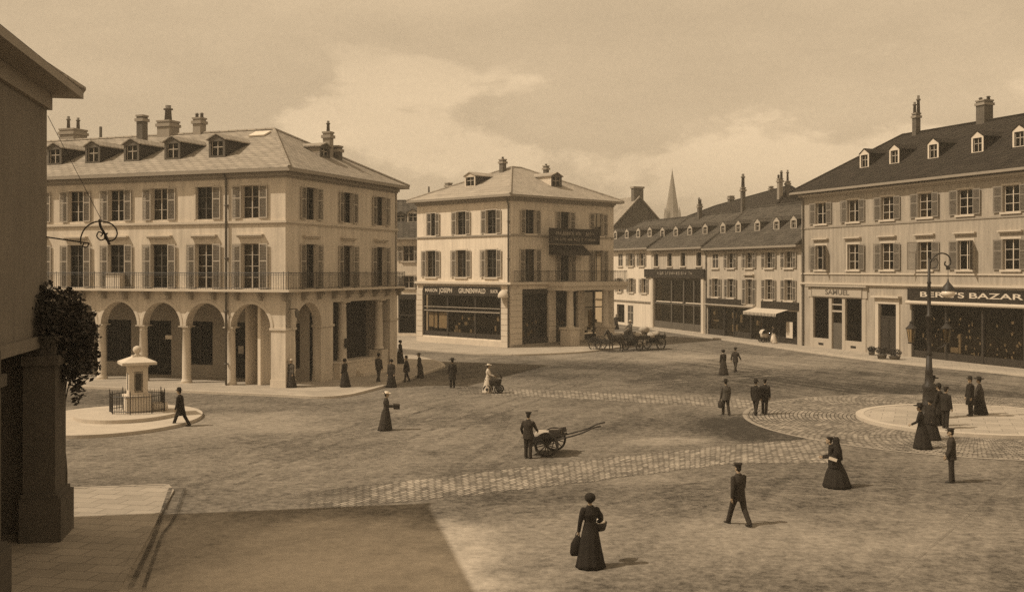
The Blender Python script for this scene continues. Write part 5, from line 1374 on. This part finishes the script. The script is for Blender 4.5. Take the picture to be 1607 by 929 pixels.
# pram by the shops
def pram(loc, rz, label, m='cloth_pale'):
    root = empty('pram', loc, label, 'pram', rz)
    MB().loft([(0, 0, .42, .28, .17), (0, 0, .5, .42, .24), (0, 0, .72, .48, .27), (0, 0, .8, .47, .26)], 20).build('body', m, root, True)
    hb = MB()
    for k in range(7):
        a0, a1 = math.radians(5+k*14), math.radians(5+(k+1)*14)
        P = lambda a, y: (-.05-.42*math.cos(a), y, .8+.42*math.sin(a))
        hb.face([P(a0, -.26), P(a1, -.26), P(a1, .26), P(a0, .26)])
    hb.build('hood', m, root, True)
    MB().tube([(.4, -.22, .78), (.85, -.22, .98)], .014, 6).tube([(.4, .22, .78), (.85, .22, .98)], .014, 6).tube([(.85, -.22, .98), (.85, .22, .98)], .018, 6).build('handle', 'iron', root)
    for x in (-.32, .32):
        for sy in (-1, 1): wheel(root, x, sy*.27, .24, .24, 10, 'iron', w=.025)
        MB().tube([(x, -.27, .24), (x, .27, .24)], .014, 6).build('axle', 'iron', root)
    MB().tube([(-.32, .2, .24), (-.1, .2, .44)], .012, 5).tube([(.32, .2, .24), (.1, .2, .44)], .012, 5).tube([(-.32, -.2, .24), (-.1, -.2, .44)], .012, 5).tube([(.32, -.2, .24), (.1, -.2, .44)], .012, 5).build('spring', 'iron', root)
    return root
p = G(1200, 537, .13); p.z = .13
pram(p, math.radians(20), 'white pram with hood in front of the striped awning shop')
p = G(774.5, 617); p.z = 0
pram(p, math.radians(170), 'small dark pram pushed by woman in pale dress', 'cloth_dark')
# pots by the door of the tall building
def shrub_pot(px, py, h, w, label):
    p = G(px, py, .13); p.z = .13
    root = empty('potted_shrub', p, label, 'plant', group='potted shrubs by the dark door')
    MB().lathe([(w*.5, 0), (w*.62, h*.28), (w*.7, h*.33), (w*.6, h*.34)], 12).build('pot', 'clay', root, True)
    rr = random.Random(int(px)); mb = MB()
    for k in range(420):
        d = Vector((rr.gauss(0, 1), rr.gauss(0, 1), rr.gauss(0, 1))).normalized()*rr.random()**.4
        q = Vector((d.x*w*.8, d.y*w*.8, h*.66+d.z*h*.36)); s = rr.uniform(.04, .08)
        R_ = Euler((rr.uniform(-1.2, 1.2), rr.uniform(-1.2, 1.2), rr.uniform(0, 6.3))).to_matrix()
        mb.face([q+R_ @ Vector(t) for t in ((-s*.6, 0, 0), (0, -s, 0), (s*.6, 0, 0), (0, s, 0))])
    link('foliage', mb.mesh('foliage', norm=False), 'leaf', root)
    MB().tube([(0, 0, h*.3), (0, 0, h*.6)], .02, 5).build('stem', 'wood_mid', root)
shrub_pot(1368, 557, .7, .42, 'small potted shrub at the left of the dark door row')
shrub_pot(1384, 563, 1.0, .6, 'tall potted shrub in front of the dark door')
shrub_pot(1404, 564, .8, .7, 'broad potted shrub between the dark door and bazaar')

# ================================================================== people
def person(px, py, face, label, ht=1.70, z=0., walk=0., coat='jacket', hat='bowler', cc='cloth_dark', tc='cloth_dark', skirt=None, arms=((5, 8, 12), (5, 8, 12)), hatm=None, lean=0., vox=None, sit=False, pos=None, extra=None, cat='person', apron=None, collar=False):
    """stands at the pixel's ground point facing `face` degrees (0 = away, 90 = left). arms: (forward, outward, elbow bend) left, right"""
    if pos is not None: loc = Vector(pos)
    else: loc = G(px, py, z); loc.z = z
    root = empty('person', loc, label, cat, math.radians(face))
    k = ht/1.70; sc = (k, k, k)
    far = loc.y > 60; vb = vox or (.02 if far else .0125); vc = vox or (.022 if far else .014)
    V = Vector; hip = .90; TH = .42; SH = .42
    def leg(sd, th, kn):
        h = V((sd*.095, 0, hip)); a = math.radians(th); b = math.radians(th-kn)
        kp = h+V((0, math.sin(a), -math.cos(a)))*TH; an = kp+V((0, math.sin(b), -math.cos(b)))*SH
        return h, kp, an
    if sit: legs = [leg(-1, 82, 78), leg(1, 82, 84)]
    else: legs = [leg(-1, walk, 4 if walk >= 0 else 14), leg(1, -walk*.75, 14 if walk > 0 else 3)] if walk else [leg(-1, 2, 2), leg(1, -2, 2)]
    dz = .07-min(l[2].z for l in legs); hz = hip+dz
    for l in legs:
        for q in l: q.z += dz
    ln = math.radians(lean); sh = V((0, math.sin(ln)*.5, hz+.50*math.cos(ln))); hd = sh+V((0, .03+math.sin(ln)*.16, .21))
    wom = skirt is not None; sw = .165 if wom else .19
    def arm(sd, A):
        f, o, b = [math.radians(q) for q in A]
        s = sh+V((sd*sw, 0, -.045)); e = s+V((sd*math.sin(o), math.sin(f)*math.cos(o), -math.cos(f)*math.cos(o)))*.29
        g = f+b; inw = -.35*min(1, b/1.2); d2 = V((sd*(math.sin(o)*.5+inw), math.sin(g), -math.cos(g))).normalized(); w = e+d2*.25
        return s, e, w, d2
    AR = [arm(-1, arms[0]), arm(1, arms[1])]
    # body: one continuous surface
    mb = MB(); pelv = V((0, 0, hz))
    mb.tube([pelv+V((0, 0, -.08)), pelv+V((0, 0, .08)), pelv.lerp(sh, .45), pelv.lerp(sh, .8), sh+V((0, 0, .0)), sh+V((0, .005, .05))], [(.13, .10), (.14, .105), (.115, .09), (.145, .10), (.14, .08), (.06, .06)], 14)
    mb.tube([sh+V((0, 0, -.02)), hd+V((0, -.015, -.06))], [.058, .05], 10)
    mb.ball(hd+V((0, -.005, .035)), (.074, .094, .095), 14, 10); mb.ball(hd+V((0, .022, -.035)), (.056, .066, .075), 12, 8)
    mb.ball(hd+V((0, .1, -.005)), (.014, .022, .024), 8, 6); mb.ball(hd+V((0, .074, -.088)), (.026, .024, .02), 8, 6)
    mb.ball(hd+V((0, .083, .03)), (.05, .014, .012), 8, 6); mb.ball(hd+V((0, .085, -.052)), (.024, .012, .009), 8, 6)
    for sd in (-1, 1): mb.ball(hd+V((sd*.076, -.01, -.005)), (.012, .024, .034), 8, 6)
    for s, e, w, d2 in AR:
        mb.tube([s, s.lerp(e, .5), e, e.lerp(w, .5), w], [.05, .045, .038, .036, .026], 10)
        mb.tube([w-d2*.01, w+d2*.05, w+d2*.095], [(.026, .02), (.04, .018), (.034, .014)], 8)
    for h, kp, an in legs:
        mb.tube([h, h.lerp(kp, .5), kp, kp.lerp(an, .4), an], [.082, .072, .052, .05, .036], 10)
        mb.tube([an+V((0, -.05, -.02)), an+V((0, .06, -.035)), an+V((0, .15, -.05))], [.035, .035, .02], 8)
    me = remesh(mb, 'body', vb)
    bm = bmesh.new(); bm.from_mesh(me); hb = MB(); hb.bm.free(); hb.bm = bm       # fingers grow out of the palm
    for si, (s, e, w, d2) in enumerate(AR):
        sd = -1 if si == 0 else 1
        side = d2.cross(V((sd, 0, 0))); side = side.normalized() if side.length > .1 else V((0, 1, 0)); nrm = V((-sd, 0, 0))
        nrm = (nrm-d2*nrm.dot(d2)).normalized()
        for q, (off, ln_) in enumerate(((.028, .07), (.01, .08), (-.009, .075), (-.026, .058))):
            a = w+d2*.075+side*off; c1 = a+d2*ln_*.5+nrm*.006; c2 = c1+(d2*.6+nrm*.6)*ln_*.35; c3 = c2+(d2*.2+nrm*.9)*ln_*.3
            hb.tube([a, c1, c2, c3], [.0095, .009, .008, .006], 6)
        a = w+d2*.03+side*.03; hb.tube([a, a+side*.03+d2*.025+nrm*.01, a+side*.035+d2*.055+nrm*.022], [.012, .0105, .007], 6)
    bm.to_mesh(me); bm.free(); me.polygons.foreach_set('use_smooth', [True]*len(me.polygons))
    bo = link('body', me, 'skin', root); bo.scale = sc
    def part(me_, name, m):
        o = link(name, me_, m, root); o.scale = sc; return o
    for sd in (-1, 1):
        part(MB().ball(hd+V((sd*.032, .083, .012)), (.011, .008, .007), 8, 6).mesh('eye', True), 'eye', 'hair')
    # hair
    hm = MB(); hm.ball(hd+V((0, -.022, .05)), (.083, .094, .088), 14, 10); hm.ball(hd+V((0, -.05, -.01)), (.07, .06, .075), 12, 8)
    if wom: hm.ball(hd+V((0, -.075, .09)), (.075, .07, .06), 12, 8); hm.ball(hd+V((0, -.01, .105)), (.095, .1, .045), 12, 8)
    part(remesh(hm, 'hair', .014), 'hair', 'hair')
    # upper garment with sleeves
    cm = MB(); hem = {'jacket': hz-.16, 'long': .50, 'waist': hz+.08, 'cape': hz-.22}[coat]
    def lz(z): return math.sin(ln)*max(0, z-hz)
    st = sh.z
    rings = []
    if hem < hz-.3: rings += [(0, 0, hem, .25, .20), (0, 0, (hem+hz)/2, .225, .175)]
    fl = .22 if coat != 'waist' else .15
    if coat == 'cape': rings = [(0, 0, hem, .33, .24), (0, lz(hz+.2), hz+.2, .29, .2)]
    else: rings += [(0, 0, max(hem, hz-.16), fl, fl*.75), (0, 0, hz+.0, .20 if not wom else .185, .15), (0, lz(hz+.2), hz+.2, .175 if not wom else .135, .135 if not wom else .11)]
    rings += [(0, lz(st-.14), st-.14, .205 if not wom else .18, .145), (0, lz(st-.05), st-.05, .195 if not wom else .165, .12), (0, lz(st), st, .155 if not wom else .13, .10), (0, lz(st+.045), st+.045, .10, .082), (0, lz(st+.085), st+.085, .068, .07)]
    cm.loft(rings, 20)
    if True:
        for s, e, w, d2 in AR:
            pf = .012 if wom else 0
            cm.ball(s+V((0, 0, .005)), .068+pf, 12, 8)
            cm.tube([s+V((0, 0, .0)), s.lerp(e, .3), e, e.lerp(w, .5), w-d2*.0], [.068+pf, .069+pf, .056, .052, .046], 12)
    part(remesh(cm, coat if coat in ('jacket', 'cape') else 'coat', vc), {'jacket': 'jacket', 'long': 'overcoat', 'waist': 'bodice', 'cape': 'cape'}[coat], cc)
    if collar: part(MB().lathe([(.068, 0), (.07, .05), (.06, .055)], 14, sh+V((0, .005, .06)), False).mesh('collar', True), 'collar', 'cloth_pale')
    # lower garment
    if wom:
        wd = skirt if isinstance(skirt, (int, float)) and not isinstance(skirt, bool) else .36
        sm = MB().loft([(0, -.06, .02, wd, wd*.92, 1), (0, -.05, .12, wd*.92, wd*.86, 1), (0, -.03, hz*.55, wd*.72, wd*.66, .8), (0, -.02, hz-.05, .2, .18, .3), (0, 0, hz+.1, .135, .115, 0), (0, 0, hz+.15, .13, .11, 0)], 44, .055, 11, ht*7)
        part(sm.mesh('skirt', True), 'skirt', tc)
    else:
        tm = MB(); tm.tube([V((0, 0, hz-.1)), V((0, 0, hz)), V((0, 0, hz+.12))], [(.16, .12), (.165, .125), (.15, .115)], 14)
        for h, kp, an in legs:
            tm.tube([h+V((0, 0, .0)), h.lerp(kp, .5), kp, kp.lerp(an, .5), an+(an-kp).normalized()*.035], [.105, .095, .078, .074, .072], 12)
        part(remesh(tm, 'trousers', vc), 'trousers', tc)
    for h, kp, an in legs:
        fd = V((0, 1, 0)); tip = (0 if an.z < .09 else -.06*min(1, (an.z-.07)*6))
        sm = MB().tube([an+V((0, -.075, -.035+tip*-.4)), an+V((0, -.03, -.03)), an+V((0, .05, -.035+tip*.3)), an+V((0, .13, -.045+tip)), an+V((0, .19, -.052+tip))], [(.03, .03), (.042, .04), (.043, .034), (.044, .025), (.02, .015)], 10)
        part(sm.mesh('shoe', True), 'shoe', 'leather')
    # head-gear
    t = hd+V((0, -.008, .075))
    HM = hatm or {'bowler': 'cloth_black', 'cap': 'cloth_dark', 'straw': 'straw', 'bonnet': 'cloth_black', 'shawl': cc, 'brim': 'cloth_black', 'none': None}.get(hat)
    if hat == 'bowler': part(MB().lathe([(.155, .012), (.16, .0), (.10, -.005), (.10, .05), (.092, .1), (.06, .13), (.0, .138)], 18, t, False).mesh('hat', True), 'hat', HM)
    elif hat == 'straw': part(MB().lathe([(.20, .015), (.2, .0), (.1, -.0), (.105, .02), (.1, .09), (.0, .095)], 20, t, False).mesh('hat', True), 'hat', HM)
    elif hat == 'brim': part(MB().lathe([(.24, .02), (.245, .0), (.11, .0), (.12, .06), (.09, .12), (.0, .13)], 20, t+V((0, 0, .03)), False).mesh('hat', True), 'hat', HM)
    elif hat == 'cap':
        hm = MB().lathe([(.09, -.01), (.1, .02), (.125, .055), (.12, .075), (.0, .085)], 16, t, False); hm.box(-.07, .07, .06, .16, -.012, .002, Matrix.Translation(t)); part(hm.mesh('cap', True), 'cap', HM)
    elif hat == 'bonnet': part(MB().ball(t+V((0, -.02, -.02)), (.135, .14, .12), 16, 10).mesh('hat', True), 'hat', HM)
    elif hat == 'shawl':
        hm = MB().loft([(0, -.02, hz+.05, .30, .23, .5), (0, -.03, st-.1, .25, .19, .3), (0, -.03, st+.05, .15, .14), (0, -.025, hd.z-.05, .115, .115), (0, -.025, hd.z+.06, .11, .12), (0, -.03, hd.z+.14, .06, .07)], 28, .05, 7)
        part(hm.mesh('shawl', True), 'shawl', HM)
    if apron: part(MB().loft([(0, .05, .12, .28, .26, 1), (0, .03, hz*.6, .235, .22, .6), (0, .02, hz+.05, .15, .15), (0, .01, hz+.12, .13, .12)], 26, .03, 9).mesh('apron', True), 'apron', apron)
    root['hand_l'] = 0; del root['hand_l']
    M = Matrix.Translation(loc) @ Matrix.Rotation(math.radians(face), 4, 'Z')
    return root, [M @ (q[2]*k+q[3]*k*.07) for q in AR], M
def basket(loc, rz, label, s=1., m='wood_mid', cat='basket', cloth=None):
    root = empty('basket', loc, label, cat, rz)
    MB().loft([(0, 0, 0, .17*s, .12*s), (0, 0, .1*s, .21*s, .15*s), (0, 0, .18*s, .22*s, .16*s)], 18).build('body', m, root, True)
    MB().tube(spl([Vector((-.2*s, 0, .16*s)), Vector((-.15*s, 0, .33*s)), Vector((0, 0, .4*s)), Vector((.15*s, 0, .33*s)), Vector((.2*s, 0, .16*s))]), .013*s, 6).build('handle', m, root, True)
    if cloth: MB().ball((0, 0, .18*s), (.18*s, .13*s, .07*s), 12, 8).build('cloth', cloth, root, True)
    return root

# foreground
r_, hs, M_ = person(926, 889, 10, 'woman walking away in long black dress, holding a pale bundle and hanging bag', 1.66, coat='jacket', skirt=.36, hat='bonnet', cc='cloth_black', tc='cloth_black', arms=((2, 16, 12), (8, 26, 62)))
def bag(loc, rz, label, w=.26, h=.42, m='cloth_black'):
    root = empty('bag', loc, label, 'bag', rz)
    MB().loft([(0, 0, -h, w*.5, .06), (0, 0, -h*.85, w*.62, .10), (0, 0, -h*.4, w*.55, .09), (0, 0, -.06, w*.28, .05), (0, 0, -.0, w*.1, .025)], 18, .06, 5).build('body', m, root, True)
    MB().tube(spl([Vector((-.05, 0, -.04)), Vector((-.03, 0, .06)), Vector((.03, 0, .06)), Vector((.05, 0, -.04))]), .01, 5).build('handle', m, root, True)
bag(hs[0]+Vector((-.02, 0, -.02)), math.radians(10), 'black bag hanging from the left hand of the woman in front', .3, .48)
basket(hs[1]+Vector((.06, .02, -.2)), math.radians(60), 'dark basket with white cloth on the arm of the woman in front', 1.05, 'wood_dark', cloth='paper')
person(1159, 824, 28, 'man striding away in dark jacket and soft cap across the foreground', 1.70, walk=24, hat='cap', cc='cloth_dark', tc='cloth_dark', arms=((-14, 14, 18), (14, 10, 16)))
r_, hs, M_ = person(1311, 764, 75, 'stooping woman wrapped in a black shawl and wide skirt', 1.58, coat='cape', skirt=.52, hat='shawl', cc='cloth_black', tc='cloth_black', lean=16, arms=((12, 2, 70), (12, 2, 70)))
pp = empty('newspaper', r_.location+Vector((-.17, -.30, .95)), 'folded white newspaper held against the black shawl', 'newspaper', math.radians(-12))
MB().box(-.13, .13, -.012, .012, -.05, .05, Matrix.Rotation(.3, 4, 'Y')).build('sheet', 'paper', pp)
MB().box(-.125, .125, -.017, -.0125, -.045, -.005, Matrix.Rotation(.3, 4, 'Y')).build('fold', 'paper', pp)
person(1493, 757, 70, 'man in peaked cap and dark workwear standing at the right edge', 1.72, hat='cap', cc='cloth_dark', tc='cloth_dark', arms=((8, 6, 20), (8, 6, 20)))
# cart man
person(829, 719, -20, 'man in flat cap standing at the tail of the hand cart', 1.66, hat='cap', arms=((12, 22, 30), (38, 10, 20)), cc='cloth_dark', tc='cloth_dark')
# middle distance
r_, hs, M_ = person(606, 675, -80, 'woman in white hat and long dark dress carrying a box', 1.62, coat='waist', skirt=.36, hat='straw', hatm='paper', cc='cloth_dark', tc='cloth_dark', arms=((22, 6, 68), (22, 6, 68)))
bx = empty('carried_box', (hs[0]+hs[1])/2+Vector((.06, 0, -.02)), 'small dark box held in front by the woman in white hat', 'box', math.radians(-80))
MB().box(-.17, .17, -.13, .13, -.1, .09).build('body', 'wood_dark', bx); MB().box(-.18, .18, -.14, .14, .09, .12).build('lid', 'wood_mid', bx)
person(284, 669, 80, 'man in long dark overcoat and bowler stepping off the fountain steps', 1.70, walk=24, coat='long', hat='bowler', cc='cloth_black', tc='cloth_black', lean=6)
person(457, 608, 150, 'woman in light hat standing against the corner pier of arcade', 1.6, .13, coat='waist', skirt=.34, hat='straw', cc='cloth_mid', tc='cloth_dark')
person(541, 607, 60, 'woman in black standing at the loggia terrace wall', 1.6, .13, coat='jacket', skirt=.36, hat='bonnet', cc='cloth_black', tc='cloth_black')
person(594, 599, -30, 'man in dark suit at the foot of the loggia steps', 1.68, .13, walk=14, hat='bowler', cc='cloth_dark', tc='cloth_dark')
person(614, 608, 170, 'woman in dark dress at the kerb by the arcaded building', 1.62, coat='waist', skirt=.34, hat='bonnet', cc='cloth_dark', tc='cloth_black')
person(638, 599, 100, 'walker in short wide cape on the sunlit pavement tip', 1.55, coat='cape', hat='bowler', cc='cloth_black', tc='cloth_dark', walk=10)
person(659, 593, 80, 'slim woman in narrow dark dress walking beside the caped walker', 1.56, coat='jacket', skirt=.28, hat='straw', hatm='cloth_mid', cc='cloth_dark', tc='cloth_dark', lean=5)
person(628, 570, -60, 'woman in wide dark skirt by the end pier of arcade', 1.64, .13, coat='jacket', skirt=.42, hat='bonnet', cc='cloth_black', tc='cloth_black')
person(710, 609, 15, 'stout man in dark coat standing in the shaded roadway', 1.66, coat='long', hat='brim', cc='cloth_black', tc='cloth_black')
person(766, 617, -95, 'woman in pale dress and light hat pushing a dark pram', 1.6, coat='waist', skirt=.34, hat='straw', cc='cloth_pale', tc='cloth_pale', arms=((35, 5, 35), (35, 5, 35)))
person(1135, 588, 20, 'woman in dark skirt and pale collar beside a man far out on the square', 1.62, coat='jacket', skirt=.36, hat='bonnet', cc='cloth_dark', tc='cloth_dark', collar=True)
person(1154, 584, -40, 'slim man striding beside the pale-collared woman', 1.68, walk=20, hat='cap', cc='cloth_dark', tc='cloth_dark', arms=((-20, 12, 12), (26, 12, 20)))
r_, hs, M_ = person(1139, 651, 10, 'man with a bag at his side crossing the narrow setts path', 1.64, walk=10, coat='jacket', hat='bowler', cc='cloth_mid', tc='cloth_dark')
bag(hs[0]+Vector((-.02, 0, 0)), math.radians(100), 'dark bag carried by the man on the setts path', .3, .4, 'cloth_dark')
person(1186, 651, -35, 'man walking close beside a companion at the edge of the setts ring', 1.68, walk=20, hat='bowler', cc='cloth_black', tc='cloth_black')
person(1200, 650, -20, 'heavier man in long jacket leaning to his companion at the setts ring', 1.66, walk=12, coat='jacket', hat='cap', cc='cloth_black', tc='cloth_dark', lean=8)
person(1446, 704, 60, 'woman in long dark dress stepping off the lamp island', 1.66, coat='jacket', skirt=.4, hat='brim', cc='cloth_black', tc='cloth_black', arms=((20, 14, 40), (5, 8, 12)), lean=4)
person(1474, 668, 40, 'man in long black coat standing on the lamp island', 1.76, .16, coat='long', hat='bowler', cc='cloth_black', tc='cloth_black')
person(1460, 690, 120, 'woman in black cloak standing between the stepping woman and the lamp', 1.64, .0, coat='cape', skirt=.42, hat='bonnet', cc='cloth_black', tc='cloth_black')
person(1484, 672, -60, 'broad man in dark jacket at the right of the lamp group', 1.74, .16, coat='jacket', hat='cap', cc='cloth_black', tc='cloth_black')
person(1464, 655, -20, 'tall man in dark hat close against the lamp base', 1.8, .16, coat='long', hat='brim', cc='cloth_black', tc='cloth_black')
person(1523, 652, 100, 'man in dark overcoat at the far right of the island', 1.74, .16, coat='long', hat='bowler', cc='cloth_black', tc='cloth_black')
person(1537, 650, 70, 'woman in dark cape beside the overcoated man at right edge', 1.66, .16, coat='cape', skirt=.38, hat='brim', cc='cloth_dark', tc='cloth_black')
person(1214, 539, 80, 'woman in white apron standing behind the white pram', 1.64, .13, coat='waist', skirt=.36, hat='bonnet', cc='cloth_dark', tc='cloth_pale', apron='paper', arms=((35, 5, 35), (35, 5, 35)))
person(967, 517, 150, 'dark figure in light hat at the far end of the corner building', 1.7, .13, coat='waist', skirt=.34, hat='straw', cc='cloth_dark', tc='cloth_black')
q = MW @ Vector((-1.62, 0, 1.66-.83+.0)); 
person(0, 0, math.degrees(wrz)+90, 'driver in straw hat sitting on the wagon bench', 1.7, hat='straw', cc='cloth_mid', tc='cloth_dark', sit=True, pos=(q.x, q.y, 1.66-.42), arms=((40, 8, 30), (40, 8, 30)))

# ================================================================== light, sky, air, camera
sun = bpy.data.lights.new('sun', 'SUN'); sun.energy = 3.35; sun.angle = math.radians(.6); sun.color = (1, .84, .635)
so = bpy.data.objects.new('sun', sun); COL.objects.link(so)
hd_ = Vector(SUN_TO).normalized(); el = math.radians(SUN_EL)
dirv = Vector((hd_.x*math.cos(el), hd_.y*math.cos(el), -math.sin(el)))
so.rotation_euler = dirv.to_track_quat('-Z', 'Y').to_euler(); so.location = (-40, -10, 60)
w = bpy.data.worlds.new('World'); scn.world = w; w.use_nodes = True
nt = w.node_tree; nt.nodes.clear(); L = nt.links.new
out = nnew(nt, 'ShaderNodeOutputWorld'); bg = nnew(nt, 'ShaderNodeBackground'); L(bg.outputs[0], out.inputs[0]); bg.inputs[1].default_value = .1
sky = nnew(nt, 'ShaderNodeTexSky'); sky.sky_type = 'NISHITA'; sky.sun_disc = False; sky.sun_elevation = el
sky.sun_rotation = math.atan2(-hd_.x, -hd_.y); sky.air_density = 1.; sky.dust_density = 3.; sky.ozone_density = 1.
bw = nnew(nt, 'ShaderNodeRGBToBW'); L(sky.outputs[0], bw.inputs[0])
def wm(op, a, b=0., clampit=False):
    q = nnew(nt, 'ShaderNodeMath', operation=op); q.use_clamp = clampit
    for i, s in ((0, a), (1, b)):
        if isinstance(s, (int, float)): q.inputs[i].default_value = s
        else: L(s, q.inputs[i])
    return q.outputs[0]
tc = nnew(nt, 'ShaderNodeTexCoord'); sx = nnew(nt, 'ShaderNodeSeparateXYZ'); L(tc.outputs['Generated'], sx.inputs[0])
def wnoise(scl, sc, det, rough, loc=(0, 0, 0), dist=0.):
    mp = nnew(nt, 'ShaderNodeMapping'); L(tc.outputs['Generated'], mp.inputs[0]); mp.inputs['Scale'].default_value = scl; mp.inputs['Location'].default_value = loc
    n = nnew(nt, 'ShaderNodeTexNoise'); L(mp.outputs[0], n.inputs['Vector']); n.inputs['Scale'].default_value = sc; n.inputs['Detail'].default_value = det; n.inputs['Roughness'].default_value = rough; n.inputs['Distortion'].default_value = dist
    return n.outputs[0]
c1 = wnoise((1, 1, 2.2), 4.2, 10, .6, CLOUD_LOC if 'CLOUD_LOC' in globals() else (3.1, .4, .2), .15)
c2 = wnoise((1, 1, 3.), 2.2, 6, .55, (.7, 5., 1.))
def mr(v, a, b, c, d, smooth=True):
    r = nnew(nt, 'ShaderNodeMapRange'); r.interpolation_type = 'SMOOTHSTEP' if smooth else 'LINEAR'; L(v, r.inputs[0])
    for i, s in enumerate((a, b, c, d)): r.inputs[i+1].default_value = s
    return r.outputs[0]
dxz = wm('DIVIDE', sx.outputs[0], sx.outputs[1])
def sky_bank(x, z, rx, rz):                       # a bank of cumulus standing in one direction
    a = wm('DIVIDE', wm('SUBTRACT', dxz, x), rx); b = wm('DIVIDE', wm('SUBTRACT', sx.outputs[2], z), rz)
    return mr(wm('ADD', wm('MULTIPLY', a, a), wm('MULTIPLY', b, b)), 0., 1.6, 1., 0.)
bank = wm('ADD', sky_bank(-.085, .145, .17, .055), wm('MULTIPLY', sky_bank(.12, .085, .2, .04), .75))
puff = mr(wm('ADD', c1, wm('MULTIPLY', bank, .15)), .55, .63, 0, 1); veil = mr(c2, .38, .68, 0, 1)
band = wm('MULTIPLY', mr(sx.outputs[2], .02, .09, 0, 1), mr(sx.outputs[2], .15, .23, 1, .12))
cl = wm('MULTIPLY', puff, band)
base = wm('MULTIPLY', bw.outputs[0], 1.0)
base = wm('ADD', wm('MULTIPLY', base, .30), 5.3)                       # thin bright overcast veil under the clear-sky gradient
base = wm('MULTIPLY', base, wm('ADD', .88, wm('MULTIPLY', veil, .24)))
lum = wm('ADD', base, wm('MULTIPLY', cl, 2.0))
grn = wnoise((1, 1, 1), 260, 2, .6)
lum = wm('MULTIPLY', lum, wm('ADD', .93, wm('MULTIPLY', grn, .14)))
tint = nnew(nt, 'ShaderNodeVectorMath', operation='SCALE'); tint.inputs[0].default_value = (1, .757, .485); L(lum, tint.inputs['Scale'])
L(tint.outputs[0], bg.inputs[0])
HAZE = .0009
if HAZE:
    hm = bpy.data.materials.new('haze'); hm.use_nodes = True; ntt = hm.node_tree; ntt.nodes.clear()
    o_ = ntt.nodes.new('ShaderNodeOutputMaterial'); pv = ntt.nodes.new('ShaderNodeVolumePrincipled'); ntt.links.new(pv.outputs[0], o_.inputs['Volume'])
    pv.inputs['Density'].default_value = HAZE; pv.inputs['Color'].default_value = (1, .93, .8, 1); pv.inputs['Anisotropy'].default_value = .2
    MATS['haze'] = hm
    tag(MB().box(-300, 300, -60, 560, -1.0, 52).build('haze', 'haze'), kind='stuff')
cam = bpy.data.cameras.new('camera'); co = bpy.data.objects.new('camera', cam); COL.objects.link(co)
co.location = (0, 0, H); co.rotation_euler = (PI/2, 0, 0)
cam.sensor_width = 36; cam.sensor_fit = 'HORIZONTAL'; cam.lens = 36*F/1607; cam.shift_y = -(929/2-CY)/1607; cam.clip_end = 5000; cam.clip_start = .1
scn.camera = co
scn.view_settings.view_transform = 'Standard'; scn.view_settings.look = 'None'; scn.view_settings.exposure = .09; scn.view_settings.gamma = 1
scn.render.engine = 'CYCLES'
cy = scn.cycles; cy.max_bounces = 7; cy.diffuse_bounces = 3; cy.glossy_bounces = 3; cy.transparent_max_bounces = 12; cy.volume_bounces = 0; cy.transmission_bounces = 4
cy.use_denoising = False; cy.caustics_reflective = False; cy.caustics_refractive = False
